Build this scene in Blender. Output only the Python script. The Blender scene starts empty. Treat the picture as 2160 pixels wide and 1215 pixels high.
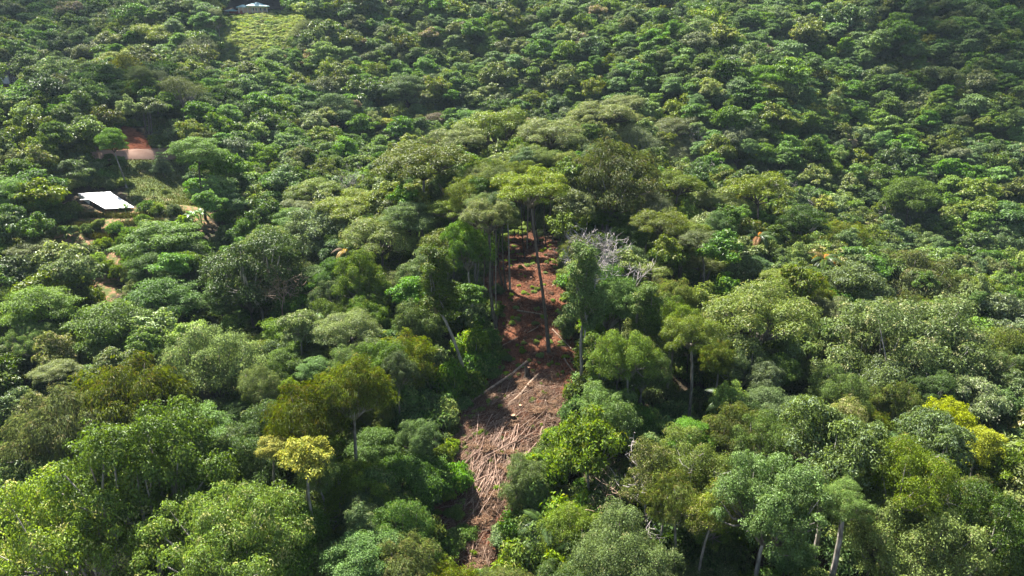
import bpy, math, random
import numpy as np

# ------------------------------------------------------------------ camera, sky, sun, exposure
scene = bpy.context.scene
col = scene.collection
RNG = np.random.default_rng(11)
random.seed(5)
CAMZ, PITCH, F = 45.0, math.radians(18.0), 1440.0        # F in pixels of a 2160-wide frame (24 mm)
cam_d = bpy.data.cameras.new('camera'); cam_d.sensor_width = 36; cam_d.lens = 24
cam_d.clip_start = 0.5; cam_d.clip_end = 4000
cam = bpy.data.objects.new('camera', cam_d); col.objects.link(cam)
cam.location = (0, 0, CAMZ); cam.rotation_euler = (math.pi/2 - PITCH, 0, 0)
scene.camera = cam
SUN_EL, SUN_AZ = math.radians(57), math.radians(-42)     # azimuth from +Y towards +X: high, behind the spur, a little to the left
world = bpy.data.worlds.new('World'); scene.world = world; world.use_nodes = True
wn = world.node_tree; bg = wn.nodes['Background']
sky = wn.nodes.new('ShaderNodeTexSky'); sky.sky_type = 'NISHITA'; sky.sun_disc = False
sky.sun_elevation = SUN_EL; sky.sun_rotation = SUN_AZ
wn.links.new(sky.outputs[0], bg.inputs[0]); bg.inputs[1].default_value = 0.05
sun_d = bpy.data.lights.new('sun', 'SUN'); sun_d.energy = 5.0; sun_d.angle = math.radians(0.53); sun_d.color = (1, 0.955, 0.87)
sun = bpy.data.objects.new('sun', sun_d); col.objects.link(sun)
SDIR = np.array([math.sin(SUN_AZ)*math.cos(SUN_EL), math.cos(SUN_AZ)*math.cos(SUN_EL), math.sin(SUN_EL)])
sun.rotation_euler = (math.pi/2 - SUN_EL, 0, -SUN_AZ + math.pi)
sun.location = (0, 0, 300)
vs = scene.view_settings; vs.view_transform = 'Standard'; vs.look = 'None'; vs.gamma = 1; vs.exposure = 2.02
scene.cycles.max_bounces = 6; scene.cycles.diffuse_bounces = 3; scene.cycles.transmission_bounces = 3
scene.cycles.glossy_bounces = 2; scene.cycles.volume_bounces = 0; scene.cycles.use_denoising = True; scene.cycles.adaptive_threshold = 0.006; scene.cycles.sample_clamp_indirect = 3
scene.cycles.caustics_reflective = False; scene.cycles.caustics_refractive = False

# ------------------------------------------------------------------ pixel <-> place
CP, SP = math.cos(PITCH), math.sin(PITCH)
def ray(px, py):
    r = (px-1080)/F; u = (607.5-py)/F
    return np.array([r, CP+u*SP, -SP+u*CP])
def at_y(px, py, Y):
    d = ray(px, py); return np.array([0, 0, CAMZ]) + d*(Y/d[1])
def project(P):
    P = np.atleast_2d(P); q = P - np.array([0, 0, CAMZ])
    f = q[:, 1]*CP - q[:, 2]*SP; u = q[:, 1]*SP + q[:, 2]*CP
    f = np.maximum(f, 0.1)
    return 1080+F*q[:, 0]/f, 607.5-F*u/f, f
def in_poly(x, y, poly):
    x = np.asarray(x, float); y = np.asarray(y, float); c = np.zeros(x.shape, bool)
    n = len(poly); j = n-1
    for i in range(n):
        xi, yi = poly[i]; xj, yj = poly[j]
        if yi != yj:
            c ^= ((yi > y) != (yj > y)) & (x < (xj-xi)*(y-yi)/(yj-yi)+xi)
        j = i
    return c

# ------------------------------------------------------------------ terrain: thin-plate surface through surveyed points
CT = []                                                   # (x, y, z) of the ground
def gp(px, py, Y, h=0.0):
    p = at_y(px, py, Y); CT.append((p[0], p[1], p[2]-h))
for a in [(1040,1100,66),(1050,900,78),(1130,742,92),(1120,640,105),(1130,560,122),(1090,502,144),(1000,1200,60),
          (1610,890,87),(1800,1200,57),(1222,828,83),(700,1200,58),(730,655,114),(995,820,88),
          (210,610,122),(220,480,141),(225,456,148),(330,385,168),(320,325,186),(280,268,196),(150,470,143),(400,440,150),
          (520,112,288),(560,36,332),(530,31,338),(470,100,286),(640,60,318)]: gp(*a)
for a in [(1050,235,186,23),(900,240,225,15),(1100,100,272,13),(1100,0,322,13),(1500,250,210,14),(1800,300,215,13),(2100,450,185,13),
          (2100,100,258,13),(1800,100,260,13),(1700,0,308,13),(1700,480,135,14),(2100,620,115,14),(2150,540,150,15),(1400,400,145,14),
          (2100,900,62,15),(300,1000,55,17),(100,800,75,15),(600,700,98,11),(50,400,137,11),(450,350,170,11),(700,300,190,13),
          (100,150,240,14),(100,20,300,13),(400,100,266,13),(800,100,278,12),(1300,230,200,16),(860,400,128,15),(620,450,140,13)]: gp(*a)
CT += [(-40,30,-22),(0,30,-20),(40,30,-22),(0,-40,-40),(-300,0,-30),(300,0,-40),(-420,420,100),(5,208,3),(45,205,2),(-35,214,6),(95,190,-2),(0,400,90),(300,380,92),(-200,440,115),(150,470,118),(420,420,96),
       (0,800,175),(-500,800,185),(500,800,175),(700,300,40),(-700,300,80),(-250,180,32),(230,180,0),(-900,-200,0),(900,-200,-20),(-900,950,200),(900,950,200)]
CT = np.array(CT)
def tps_fit(P, z, lam=30.0):
    n = len(P); d2 = ((P[:, None]-P[None])**2).sum(-1); K = 0.5*d2*np.log(d2+1e-9) + lam*np.eye(n)
    Q = np.c_[np.ones(n), P]; A = np.block([[K, Q], [Q.T, np.zeros((3, 3))]])
    return np.linalg.solve(A, np.r_[z, 0, 0, 0])
WT = tps_fit(CT[:, :2], CT[:, 2])
def tps(x, y):
    x = np.asarray(x, float); y = np.asarray(y, float); out = WT[-3]+WT[-2]*x+WT[-1]*y
    for (cx, cy, _), w in zip(CT, WT[:-3]):
        d2 = (x-cx)**2+(y-cy)**2; out = out + 0.5*w*d2*np.log(d2+1e-9)
    return out
def vnoise(x, y, s, seed=0):
    x = np.asarray(x, float)/s; y = np.asarray(y, float)/s; xi = np.floor(x); yi = np.floor(y); fx = x-xi; fy = y-yi
    fx = fx*fx*(3-2*fx); fy = fy*fy*(3-2*fy)
    def h(a, b):
        v = np.sin(a*127.1+b*311.7+seed*74.7)*43758.5453; return v-np.floor(v)
    return (h(xi, yi)*(1-fx)+h(xi+1, yi)*fx)*(1-fy)+(h(xi, yi+1)*(1-fx)+h(xi+1, yi+1)*fx)*fy - 0.5
GX0, GY0, GS = -460.0, -40.0, 2.0
gx = np.arange(GX0, 461, GS); gy = np.arange(GY0, 861, GS)
MX, MY = np.meshgrid(gx, gy)
HM = tps(MX, MY) + (13*vnoise(MX, MY, 62, 1)+7*vnoise(MX+.5*MY, MY, 30, 6))*np.clip((MY-215)/60, 0, 1)*np.clip((MX+130)/60+np.clip((MY-440)/60,0,9), .35, 1) + 5*np.sin((.85*MX+.35*MY)/17.0+2.5*vnoise(MX, MY, 50, 12))*np.clip((MY-200)/50, 0, 1)*np.clip((MX-10)/50, 0, 1) + 1.2*vnoise(MX, MY, 13, 2) + 0.5*vnoise(MX, MY, 4, 3)
def ground(x, y):
    x = np.asarray(x, float); y = np.asarray(y, float)
    u = np.clip((x-GX0)/GS, 0, len(gx)-1.001); v = np.clip((y-GY0)/GS, 0, len(gy)-1.001)
    i = u.astype(int); j = v.astype(int); fu = u-i; fv = v-j
    return (HM[j, i]*(1-fu)+HM[j, i+1]*fu)*(1-fv)+(HM[j+1, i]*(1-fu)+HM[j+1, i+1]*fu)*fv
TT = np.arange(18, 760, 0.5)
def hit(px, py, h=0.0):
    d = ray(px, py); d = d/np.linalg.norm(d); P = np.array([0, 0, CAMZ])+TT[:, None]*d
    k = np.nonzero(P[:, 2] < ground(P[:, 0], P[:, 1])+h)[0]
    return P[k[0]] if len(k) else P[-1]
def on_ground(px, py):
    p = hit(px, py); return np.array([p[0], p[1], float(ground(p[0], p[1]))])

# regions of the photo turned into plots on the ground
PX_CLEAR = [(1066,486),(1120,486),(1190,520),(1192,600),(1205,700),(1232,800),(1200,880),(1172,930),(1150,1000),(1090,1020),(1100,1100),(1050,1200),
            (950,1200),(945,1110),(900,1080),(960,1010),(925,960),(945,885),(1000,820),(1052,760),(1040,660),(1005,600),(1040,540)]
PX_GARDEN = [(110,460),(165,440),(300,438),(440,440),(445,490),(300,500),(255,540),(245,640),(190,640),(190,560),(120,520)]
PX_LAWN = [(255,335),(380,335),(430,440),(290,440),(262,400)]
PX_BANK = [(200,330),(225,280),(265,262),(318,300),(322,316),(262,318)]
PX_MEADOW = [(470,34),(520,24),(640,28),(640,60),(600,95),(520,128),(450,130),(470,80)]
def plot(poly): return [tuple(on_ground(*p)[:2]) for p in poly]
W_CLEAR, W_GARDEN, W_LAWN, W_BANK, W_MEADOW = [plot(p) for p in (PX_CLEAR, PX_GARDEN, PX_LAWN, PX_BANK, PX_MEADOW)]
def soft(x, y, poly, w):
    acc = 0
    for dx, dy in ((0,0),(w,0),(-w,0),(0,w),(0,-w),(.7*w,.7*w),(-.7*w,.7*w),(.7*w,-.7*w),(-.7*w,-.7*w)):
        acc = acc + in_poly(x+dx, y+dy, poly)
    return acc/9.0

# ------------------------------------------------------------------ helpers
def tag(o, label=None, cat=None, group=None, kind=None):
    if label: o['label'] = label
    if cat: o['category'] = cat
    if group: o['group'] = group
    if kind: o['kind'] = kind
    return o
def mesh_np(name, V, Fc, mat=None, smooth=False):
    """V (n,3), Fc (m,k) all faces with k corners"""
    V = np.asarray(V, np.float32); Fc = np.asarray(Fc, np.int32); k = Fc.shape[1]
    me = bpy.data.meshes.new(name); me.vertices.add(len(V)); me.vertices.foreach_set('co', V.ravel())
    me.loops.add(Fc.size); me.loops.foreach_set('vertex_index', Fc.ravel())
    me.polygons.add(len(Fc)); me.polygons.foreach_set('loop_start', np.arange(0, Fc.size, k, dtype=np.int32))
    if smooth: me.polygons.foreach_set('use_smooth', np.ones(len(Fc), bool))
    me.update(calc_edges=True)
    if mat: me.materials.append(mat)
    return me
def obj(name, me, parent=None, loc=(0,0,0), rot=(0,0,0), scale=(1,1,1)):
    o = bpy.data.objects.new(name, me); col.objects.link(o); o.parent = parent
    o.location = [float(v) for v in loc]; o.rotation_euler = rot; o.scale = scale
    return o
def empty(name, loc, rz=0): 
    o = obj(name, None, None, loc, (0,0,rz)); o.empty_display_size = 0.3; return o
class MB:
    def __init__(s): s.V = []; s.F = []; s.n = 0
    def add(s, V, Fc):
        V = np.asarray(V, float); s.V.append(V); s.F += [[int(i)+s.n for i in f] for f in Fc]; s.n += len(V); return s
    def box(s, c, d, rz=0, R=None):
        c = np.array(c, float); h = np.array(d, float)/2
        P = np.array([[x,y,z] for z in (-1,1) for y in (-1,1) for x in (-1,1)])*h
        if rz: P = P@np.array([[math.cos(rz),math.sin(rz),0],[-math.sin(rz),math.cos(rz),0],[0,0,1]])
        if R is not None: P = P@np.array(R).T
        return s.add(P+c, [(0,2,3,1),(4,5,7,6),(0,1,5,4),(2,6,7,3),(0,4,6,2),(1,3,7,5)])
    def tube(s, pts, rad, n=6, cap=True):
        pts = np.asarray(pts, float); rad = np.broadcast_to(np.asarray(rad, float), (len(pts),)); T = np.gradient(pts, axis=0)
        T /= np.linalg.norm(T, axis=1)[:, None]+1e-9
        ref = np.array([1.0,0,0]) if abs(T[0][0]) < .8 else np.array([0,1.0,0])
        V = []; a = np.arange(n)*2*math.pi/n
        for p, t, r in zip(pts, T, rad):
            u = np.cross(t, ref); u /= np.linalg.norm(u)+1e-9; v = np.cross(t, u)
            V.append(p + r*(np.cos(a)[:, None]*u+np.sin(a)[:, None]*v))
        Fs = [(k*n+i, k*n+(i+1)%n, (k+1)*n+(i+1)%n, (k+1)*n+i) for k in range(len(pts)-1) for i in range(n)]
        if cap: Fs += [tuple(range(n))[::-1], tuple((len(pts)-1)*n+i for i in range(n))]
        return s.add(np.concatenate(V), Fs)
    def mesh(s, name, mat=None, smooth=False):
        me = bpy.data.meshes.new(name); me.from_pydata(np.concatenate(s.V).tolist(), [], s.F); me.update()
        if smooth: me.polygons.foreach_set('use_smooth', [True]*len(me.polygons))
        if mat: me.materials.append(mat)
        return me

# ------------------------------------------------------------------ materials
def newmat(name):
    m = bpy.data.materials.new(name); m.use_nodes = True; nt = m.node_tree; return m, nt, nt.nodes['Principled BSDF']
def N(nt, t, **k):
    n = nt.nodes.new(t)
    for a, b in k.items(): setattr(n, a, b)
    return n
def ramp(nt, stops, interp='LINEAR'):
    r = N(nt, 'ShaderNodeValToRGB'); r.color_ramp.interpolation = interp; e = r.color_ramp.elements
    while len(e) < len(stops): e.new(0.5)
    for el, (p, c) in zip(e, stops): el.position = p; el.color = (*c, 1)
    return r
def leaf_mat(name, c, var=0.25, hue=0.02, alt=None, altf=0.0, trans=0.36, rough=0.52, spec=0.32, gain=1.4):
    m, nt, b = newmat(name); L = nt.links.new
    geo = N(nt, 'ShaderNodeNewGeometry'); oi = N(nt, 'ShaderNodeObjectInfo')
    base = N(nt, 'ShaderNodeRGB'); c = [v*gain*k_ for v, k_ in zip(c, (1.15, 1.17, .64))]; base.outputs[0].default_value = (*c, 1); src = base.outputs[0]
    if alt is not None:
        r = ramp(nt, [(0, (0,0,0)), (1-altf, (0,0,0)), (min(.999, 1-altf+.02), (1,1,1)), (1, (1,1,1))]); ta0 = N(nt, 'ShaderNodeAttribute'); ta0.attribute_name = 'tuft'; L(ta0.outputs['Fac'], r.inputs[0])
        mx = N(nt, 'ShaderNodeMix', data_type='RGBA'); L(r.outputs[0], mx.inputs[0]); L(src, mx.inputs[6]); mx.inputs[7].default_value = (*alt, 1); src = mx.outputs[2]
    hs = N(nt, 'ShaderNodeHueSaturation'); L(src, hs.inputs['Color'])
    def mr(sock, a, bb):
        q = N(nt, 'ShaderNodeMapRange'); L(sock, q.inputs[0]); q.inputs[3].default_value = a; q.inputs[4].default_value = bb; return q.outputs[0]
    L(mr(oi.outputs['Random'], 0.5-hue*1.1, 0.5+hue*.5), hs.inputs['Hue'])
    wn_ = N(nt, 'ShaderNodeTexWhiteNoise', noise_dimensions='1D'); ad = N(nt, 'ShaderNodeMath', operation='ADD'); L(oi.outputs['Random'], ad.inputs[0]); ad.inputs[1].default_value = 3.3
    L(ad.outputs[0], wn_.inputs['W'])
    mu = N(nt, 'ShaderNodeMath', operation='MULTIPLY'); ta = N(nt, 'ShaderNodeAttribute'); ta.attribute_name = 'tuft'; mu0 = N(nt, 'ShaderNodeMath', operation='MULTIPLY'); L(mr(wn_.outputs[0], 0.68, 1.36), mu0.inputs[0]); L(mr(ta.outputs['Fac'], 0.6, 1.4), mu0.inputs[1]); L(mu0.outputs[0], mu.inputs[0]); L(mr(geo.outputs['Random Per Island'], 1-var*1.35, 1+var*1.35), mu.inputs[1])
    L(mu.outputs[0], hs.inputs['Value'])
    wn2 = N(nt, 'ShaderNodeTexWhiteNoise', noise_dimensions='1D'); ad2 = N(nt, 'ShaderNodeMath', operation='ADD'); L(oi.outputs['Random'], ad2.inputs[0]); ad2.inputs[1].default_value = 9.1
    L(ad2.outputs[0], wn2.inputs['W']); L(mr(wn2.outputs[0], 0.76, 1.1), hs.inputs['Saturation'])
    L(hs.outputs[0], b.inputs['Base Color']); b.inputs['Roughness'].default_value = rough; b.inputs['Specular IOR Level'].default_value = spec
    tr = N(nt, 'ShaderNodeBsdfTranslucent'); g2 = N(nt, 'ShaderNodeHueSaturation'); L(hs.outputs[0], g2.inputs['Color']); g2.inputs['Saturation'].default_value = 1.15; g2.inputs['Value'].default_value = 1.25; g2.inputs['Hue'].default_value = 0.485
    L(g2.outputs[0], tr.inputs[0]); ms = N(nt, 'ShaderNodeMixShader'); ms.inputs[0].default_value = trans
    L(b.outputs[0], ms.inputs[1]); L(tr.outputs[0], ms.inputs[2]); L(ms.outputs[0], nt.nodes['Material Output'].inputs[0])
    return m
def noisy_mat(name, stops, scale=3.0, rough=0.9, detail=5, bump=0.0, stretch=(1,1,1), objrand=0.0):
    m, nt, b = newmat(name); L = nt.links.new
    tc = N(nt, 'ShaderNodeTexCoord'); mp = N(nt, 'ShaderNodeMapping'); L(tc.outputs['Object'], mp.inputs[0]); mp.inputs['Scale'].default_value = stretch
    no = N(nt, 'ShaderNodeTexNoise'); no.inputs['Scale'].default_value = scale; no.inputs['Detail'].default_value = detail; L(mp.outputs[0], no.inputs[0])
    r = ramp(nt, stops); L(no.outputs[0], r.inputs[0]); src = r.outputs[0]
    if objrand:
        oi = N(nt, 'ShaderNodeObjectInfo'); q = N(nt, 'ShaderNodeMapRange'); L(oi.outputs['Random'], q.inputs[0]); q.inputs[3].default_value = 1-objrand; q.inputs[4].default_value = 1+objrand
        hs = N(nt, 'ShaderNodeHueSaturation'); L(src, hs.inputs['Color']); L(q.outputs[0], hs.inputs['Value']); src = hs.outputs[0]
    L(src, b.inputs['Base Color']); b.inputs['Roughness'].default_value = rough; b.inputs['Specular IOR Level'].default_value = 0.25
    if bump:
        bp = N(nt, 'ShaderNodeBump'); bp.inputs['Strength'].default_value = bump; bp.inputs['Distance'].default_value = 0.05; L(no.outputs[0], bp.inputs['Height']); L(bp.outputs[0], b.inputs['Normal'])
    return m
def plain(name, c, rough=0.6, metal=0):
    return noisy_mat(name, [(0.3, tuple(v*.86 for v in c)), (0.7, c)], 2.0, rough)
def island_mat(name, stops, rough=0.85, trans=0.0, val=None):
    m, nt, b = newmat(name); L = nt.links.new
    geo = N(nt, 'ShaderNodeNewGeometry'); r = ramp(nt, stops); L(geo.outputs['Random Per Island'], r.inputs[0]); L(r.outputs[0], b.inputs['Base Color'])
    b.inputs['Roughness'].default_value = rough; b.inputs['Specular IOR Level'].default_value = 0.2
    return m
M = {}
M['bark_pale'] = noisy_mat('bark_pale', [(0.3,(.11,.095,.08)),(0.55,(.25,.225,.19)),(0.75,(.38,.35,.3))], 5, .9, 6, .4, (1,1,.25), .35)
M['bark_dark'] = noisy_mat('bark_dark', [(0.3,(.035,.028,.022)),(0.6,(.09,.075,.06)),(0.8,(.15,.13,.105))], 5, .9, 6, .4, (1,1,.25), .3)
M['bark_mid'] = noisy_mat('bark_mid', [(0.3,(.05,.042,.034)),(0.55,(.13,.115,.095)),(0.75,(.22,.2,.17))], 5, .9, 6, .4, (1,1,.25), .35)
M['dead'] = noisy_mat('dead_wood', [(0.3,(.22,.19,.18)),(0.7,(.46,.41,.39))], 4, .9, 5, .2, (1,1,.3), .15)
M['log'] = noisy_mat('log_wood', [(0.3,(.15,.1,.07)),(0.55,(.31,.22,.155)),(0.75,(.44,.34,.26))], 3, .85, 6, .3, (1,1,.3), .3)
M['pole'] = noisy_mat('pole_wood', [(0.3,(.2,.12,.085)),(0.55,(.34,.225,.165)),(0.75,(.45,.33,.255))], 3, .85, 6, .2, (1,1,.3), .35)
M['cutwood'] = noisy_mat('cut_wood', [(0.3,(.42,.22,.13)),(0.7,(.58,.34,.21))], 6, .8)
M['litter'] = island_mat('leaf_litter', [(0,(.025,.012,.008)),(.3,(.08,.028,.013)),(.6,(.155,.058,.027)),(.82,(.2,.095,.05)),(.95,(.27,.175,.115)),(1,(.34,.26,.19))])
M['stick'] = island_mat('dry_sticks', [(0,(.06,.03,.02)),(.4,(.14,.08,.052)),(.75,(.25,.16,.11)),(1,(.36,.27,.2))])
M['tarp'] = plain('white_tarp', (.82,.82,.80), .45)
M['post'] = plain('rusty_post', (.2,.08,.045), .8)
M['wallw'] = plain('white_plaster', (.75,.76,.78), .8)
M['wallc'] = plain('cream_plaster', (.72,.52,.42), .8)
M['column'] = plain('white_column', (.78,.74,.68), .7)
M['teal'] = plain('teal_metal_roof', (.42,.62,.64), .4)
M['darkroof'] = plain('dark_tile_roof', (.06,.045,.045), .8)
M['glass'] = plain('window_glass', (.035,.045,.07), .12)
M['brick'] = plain('red_brick', (.3,.09,.05), .9)
M['road'] = noisy_mat('dirt_road', [(.3,(.3,.17,.12)),(.7,(.44,.28,.21))], .5, .95, 8)
M['cloth_dark'] = plain('dark_cloth', (.012,.012,.017), .9)
M['skin'] = plain('skin', (.16,.09,.06), .6)
M['hair'] = plain('black_hair', (.01,.008,.008), .7)
M['frond'] = leaf_mat('palm_leaf', (.055,.105,.03), .2, .01, trans=.3, rough=.4)
M['frond_yellow'] = leaf_mat('palm_leaf_yellowing', (.36,.25,.03), .25, .01, trans=.35)
M['frond_orange'] = leaf_mat('palm_leaf_orange', (.45,.2,.025), .25, .01, trans=.35)
M['frond_brown'] = leaf_mat('palm_leaf_dead', (.22,.12,.08), .25, .01, trans=.2)
M['banana'] = leaf_mat('banana_leaf', (.10,.2,.07), .15, .01, trans=.35, rough=.35)

# ------------------------------------------------------------------ ground
def ground_mat():
    m, nt, b = newmat('forest_ground'); L = nt.links.new
    tc = N(nt, 'ShaderNodeTexCoord')
    def noise(s, d=6):
        n = N(nt, 'ShaderNodeTexNoise'); n.inputs['Scale'].default_value = s; n.inputs['Detail'].default_value = d; L(tc.outputs['Object'], n.inputs[0]); return n
    def attr(a): n = N(nt, 'ShaderNodeAttribute'); n.attribute_name = a; return n.outputs['Fac']
    n1 = noise(1.2); n2 = noise(.35)
    forest = ramp(nt, [(.3,(.03,.022,.014)),(.55,(.06,.045,.028)),(.75,(.05,.06,.022))]); L(n1.outputs[0], forest.inputs[0])
    clear = ramp(nt, [(.3,(.03,.015,.01)),(.45,(.09,.034,.016)),(.58,(.16,.06,.03)),(.75,(.22,.11,.065))]); L(n2.outputs[0], clear.inputs[0])
    soil = ramp(nt, [(.36,(.07,.095,.025)),(.5,(.12,.12,.04)),(.57,(.24,.13,.07)),(.75,(.33,.21,.135))]); L(n1.outputs[0], soil.inputs[0])
    grass = ramp(nt, [(.3,(.05,.075,.02)),(.55,(.1,.13,.035)),(.78,(.24,.18,.1))]); L(n2.outputs[0], grass.inputs[0])
    bank = ramp(nt, [(.3,(.16,.045,.02)),(.55,(.3,.095,.045)),(.8,(.36,.14,.075))]); L(n1.outputs[0], bank.inputs[0])
    mead = ramp(nt, [(.3,(.1,.14,.04)),(.55,(.17,.21,.07)),(.8,(.25,.25,.11))]); L(n2.outputs[0], mead.inputs[0])
    cur = forest.outputs[0]
    for a, r in (('clearing', clear), ('garden', soil), ('lawn', grass), ('bank', bank), ('meadow', mead)):
        ad = N(nt, 'ShaderNodeMath', operation='MULTIPLY_ADD'); L(n1.outputs[0], ad.inputs[0]); ad.inputs[1].default_value = .9; ad.inputs[2].default_value = -.45
        s2 = N(nt, 'ShaderNodeMath', operation='ADD'); L(attr(a), s2.inputs[0]); L(ad.outputs[0], s2.inputs[1])
        mr = N(nt, 'ShaderNodeMapRange'); L(s2.outputs[0], mr.inputs[0]); mr.inputs[1].default_value = .35; mr.inputs[2].default_value = .65
        mx = N(nt, 'ShaderNodeMix', data_type='RGBA'); L(mr.outputs[0], mx.inputs[0]); L(cur, mx.inputs[6]); L(r.outputs[0], mx.inputs[7]); cur = mx.outputs[2]
    L(cur, b.inputs['Base Color']); b.inputs['Roughness'].default_value = .95; b.inputs['Specular IOR Level'].default_value = .15
    n3 = noise(4, 4); bp = N(nt, 'ShaderNodeBump'); bp.inputs['Strength'].default_value = .7; bp.inputs['Distance'].default_value = .15; L(n3.outputs[0], bp.inputs['Height']); L(bp.outputs[0], b.inputs['Normal'])
    return m
def axis(a, b, parts):
    out = [a]
    while out[-1] < b:
        x = out[-1]; out.append(x + next(s for lo, hi, s in parts if lo <= x < hi))
    return np.array(out)
ax = axis(-1400, 1400, [(-1e9,-470,60),(-470,-170,6),(-170,-110,3),(-110,-70,1.2),(-70,-22,2.5),(-22,24,0.7),(24,160,3),(160,470,6),(470,1e9,60)])
ay = axis(-900, 2600, [(-1e9,-40,60),(-40,55,3),(55,200,1.0),(200,450,3.5),(450,860,10),(860,1e9,80)])
GXX, GYY = np.meshgrid(ax, ay)
GZ = ground(GXX, GYY)
outside = np.maximum(np.maximum(np.abs(GXX)-460, 0), np.maximum(np.maximum(GYY-860, -40-GYY), 0))
GZ = GZ + np.where(GYY > 200, 0.1, -0.02)*outside
nearc = (GXX > -22) & (GXX < 24) & (GYY > 55) & (GYY < 150)
GZ = GZ + np.where(nearc, .28*vnoise(GXX, GYY, 1.7, 8)+.16*vnoise(GXX, GYY, .8, 9), 0)
ny, nx = GXX.shape; idx = np.arange(ny*nx).reshape(ny, nx)
quads = np.c_[idx[:-1,:-1].ravel(), idx[:-1,1:].ravel(), idx[1:,1:].ravel(), idx[1:,:-1].ravel()]
gme = mesh_np('ground', np.c_[GXX.ravel(), GYY.ravel(), GZ.ravel()], quads, ground_mat(), True)
for nm, poly, w in (('clearing', W_CLEAR, 1.2), ('garden', W_GARDEN, 1.5), ('lawn', W_LAWN, 2), ('bank', W_BANK, 1.5), ('meadow', W_MEADOW, 5)):
    a = gme.attributes.new(nm, 'FLOAT', 'POINT'); a.data.foreach_set('value', soft(GXX.ravel(), GYY.ravel(), poly, w).astype(np.float32))
tag(obj('ground', gme), kind='structure', label='reddish brown and forested hill ground')

# ------------------------------------------------------------------ foliage generators (unit crowns: radius 1, base at z 0)
def unit(v): return v/(np.linalg.norm(v, axis=-1, keepdims=True)+1e-9)
def leaf_mesh(name, P, Nn, L, W, mat, m=6, rt=.06, droop=.25, rng=RNG, Dfun=None, fold=.22, jit=.45):
    """diamond leaves, 2 triangles each, m of them gathered in a tuft of radius rt around each point of P"""
    n0 = len(P); Nn = unit(Nn); A = unit(np.cross(Nn, rng.normal(size=(n0,3)))); B = np.cross(Nn, A)
    th = (np.arange(m)*2.39996)[None, :] + rng.uniform(0, 6.28, (n0,1)); rr = rt*np.sqrt((np.arange(m)+.3)/m)[None, :]*rng.uniform(.6, 1.35, (n0,m))
    O = np.cos(th)[..., None]*A[:, None] + np.sin(th)[..., None]*B[:, None]
    tr = np.repeat(rng.uniform(0, 1, n0), m)
    Pl = (P[:, None] + O*rr[..., None] + Nn[:, None]*(rt*.35*(1-(rr/rt)**2))[..., None]).reshape(-1, 3)
    O = O.reshape(-1, 3); Nl = np.repeat(Nn, m, 0); n = len(Pl)
    Nl = unit(Nl + .35*O + jit*rng.normal(size=(n,3)))
    D = unit(.55*O + .75*rng.normal(size=(n,3))) if Dfun is None else Dfun(Pl, Nl, rng)
    D = unit(D - (D*Nl).sum(1)[:, None]*Nl); S = np.cross(Nl, D)
    Ls = L*rng.uniform(.65, 1.3, (n,1)); Ws = W*rng.uniform(.75, 1.25, (n,1)); mid = Pl + D*Ls*.45
    tip = Pl + D*Ls - Nl*Ls*droop*rng.uniform(.2, 1.4, (n,1)) - np.array([0,0,1.])*Ls*droop*.4
    V = np.stack([Pl, mid+S*Ws*.5+Nl*Ws*fold, tip, mid-S*Ws*.5+Nl*Ws*fold], 1).reshape(-1, 3)
    i = np.arange(n)*4; Fc = np.stack([np.c_[i, i+3, i+2], np.c_[i, i+2, i+1]], 1).reshape(-1, 3)
    me = mesh_np(name, V, Fc, mat)
    at = me.attributes.new('tuft', 'FLOAT', 'FACE'); at.data.foreach_set('value', np.repeat(tr, 2).astype(np.float32))
    return me
def clump_points(C, n, rng, zmin=-.35, up=.6, inner=.72, jit=.35):
    """C (k,6): centre, radii.  Points on the clumps' upper shells, without those buried in other clumps"""
    C = np.asarray(C, float).copy(); C[:,3:] *= np.exp(rng.normal(size=(len(C),1))*.2); ar = (C[:,3]*C[:,4]+C[:,3]*C[:,5]+C[:,4]*C[:,5])
    k = rng.choice(len(C), int(n*1.7), p=ar/ar.sum())
    d = unit(rng.normal(size=(len(k),3))); d = d[d[:,2] > zmin*rng.uniform(.2, 1.6, len(d))]; k = k[:len(d)]
    fac = rng.uniform(inner*.92, 1.06, (len(d),1)); stray = rng.uniform(size=(len(d),1)) < .2; fac = np.where(stray, rng.uniform(1.0, 1.45, fac.shape), fac)
    P = C[k,:3] + C[k,3:]*d*fac
    ok = np.ones(len(P), bool)
    for j in range(len(C)):
        q = (P-C[j,:3])/C[j,3:]; ok &= ((q*q).sum(1) > .42) | (k == j)
    P = P[ok][:n]; d = d[ok][:n]; k = k[ok][:n]
    Nn = unit(d/C[k,3:]*C[k,3:].mean(1)[:,None] + np.array([0,0,up]) + jit*rng.normal(size=P.shape))
    return P, Nn
def limbs(name, C, mat, rng, base=(0,0,-.05), r0=.04, frac=1.0, fork=.35):
    mb = MB(); base = np.array(base)
    C = np.asarray(C); sel = rng.permutation(len(C))[:max(3, int(len(C)*frac))]
    nf = max(3, len(sel)//4); ang = rng.permutation(nf)
    forks = [np.array([math.cos(2*math.pi*a/nf)*fork, math.sin(2*math.pi*a/nf)*fork, .0])*rng.uniform(.5, 1.1) + np.array([0,0, rng.uniform(.12, .3)*C[:,2].max()]) for a in ang]
    for f in forks:
        m = (base+f)*.5*np.array([.8,.8,1]) + rng.normal(size=3)*.03
        mb.tube([base, m, f], [r0, r0*.8, r0*.62], 5)
    for c in C[sel]:
        f = min(forks, key=lambda q: np.linalg.norm((q-c[:3])[:2]))
        e = c[:3]-np.array([0,0,c[5]*.2]); m = f*.5+e*.5+np.array([0,0,-.06])*np.linalg.norm(e-f)+rng.normal(size=3)*.04
        mb.tube([f, m, e], [r0*.55, r0*.4, r0*.14], 4)
    return mb.mesh(name, mat, True)

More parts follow.
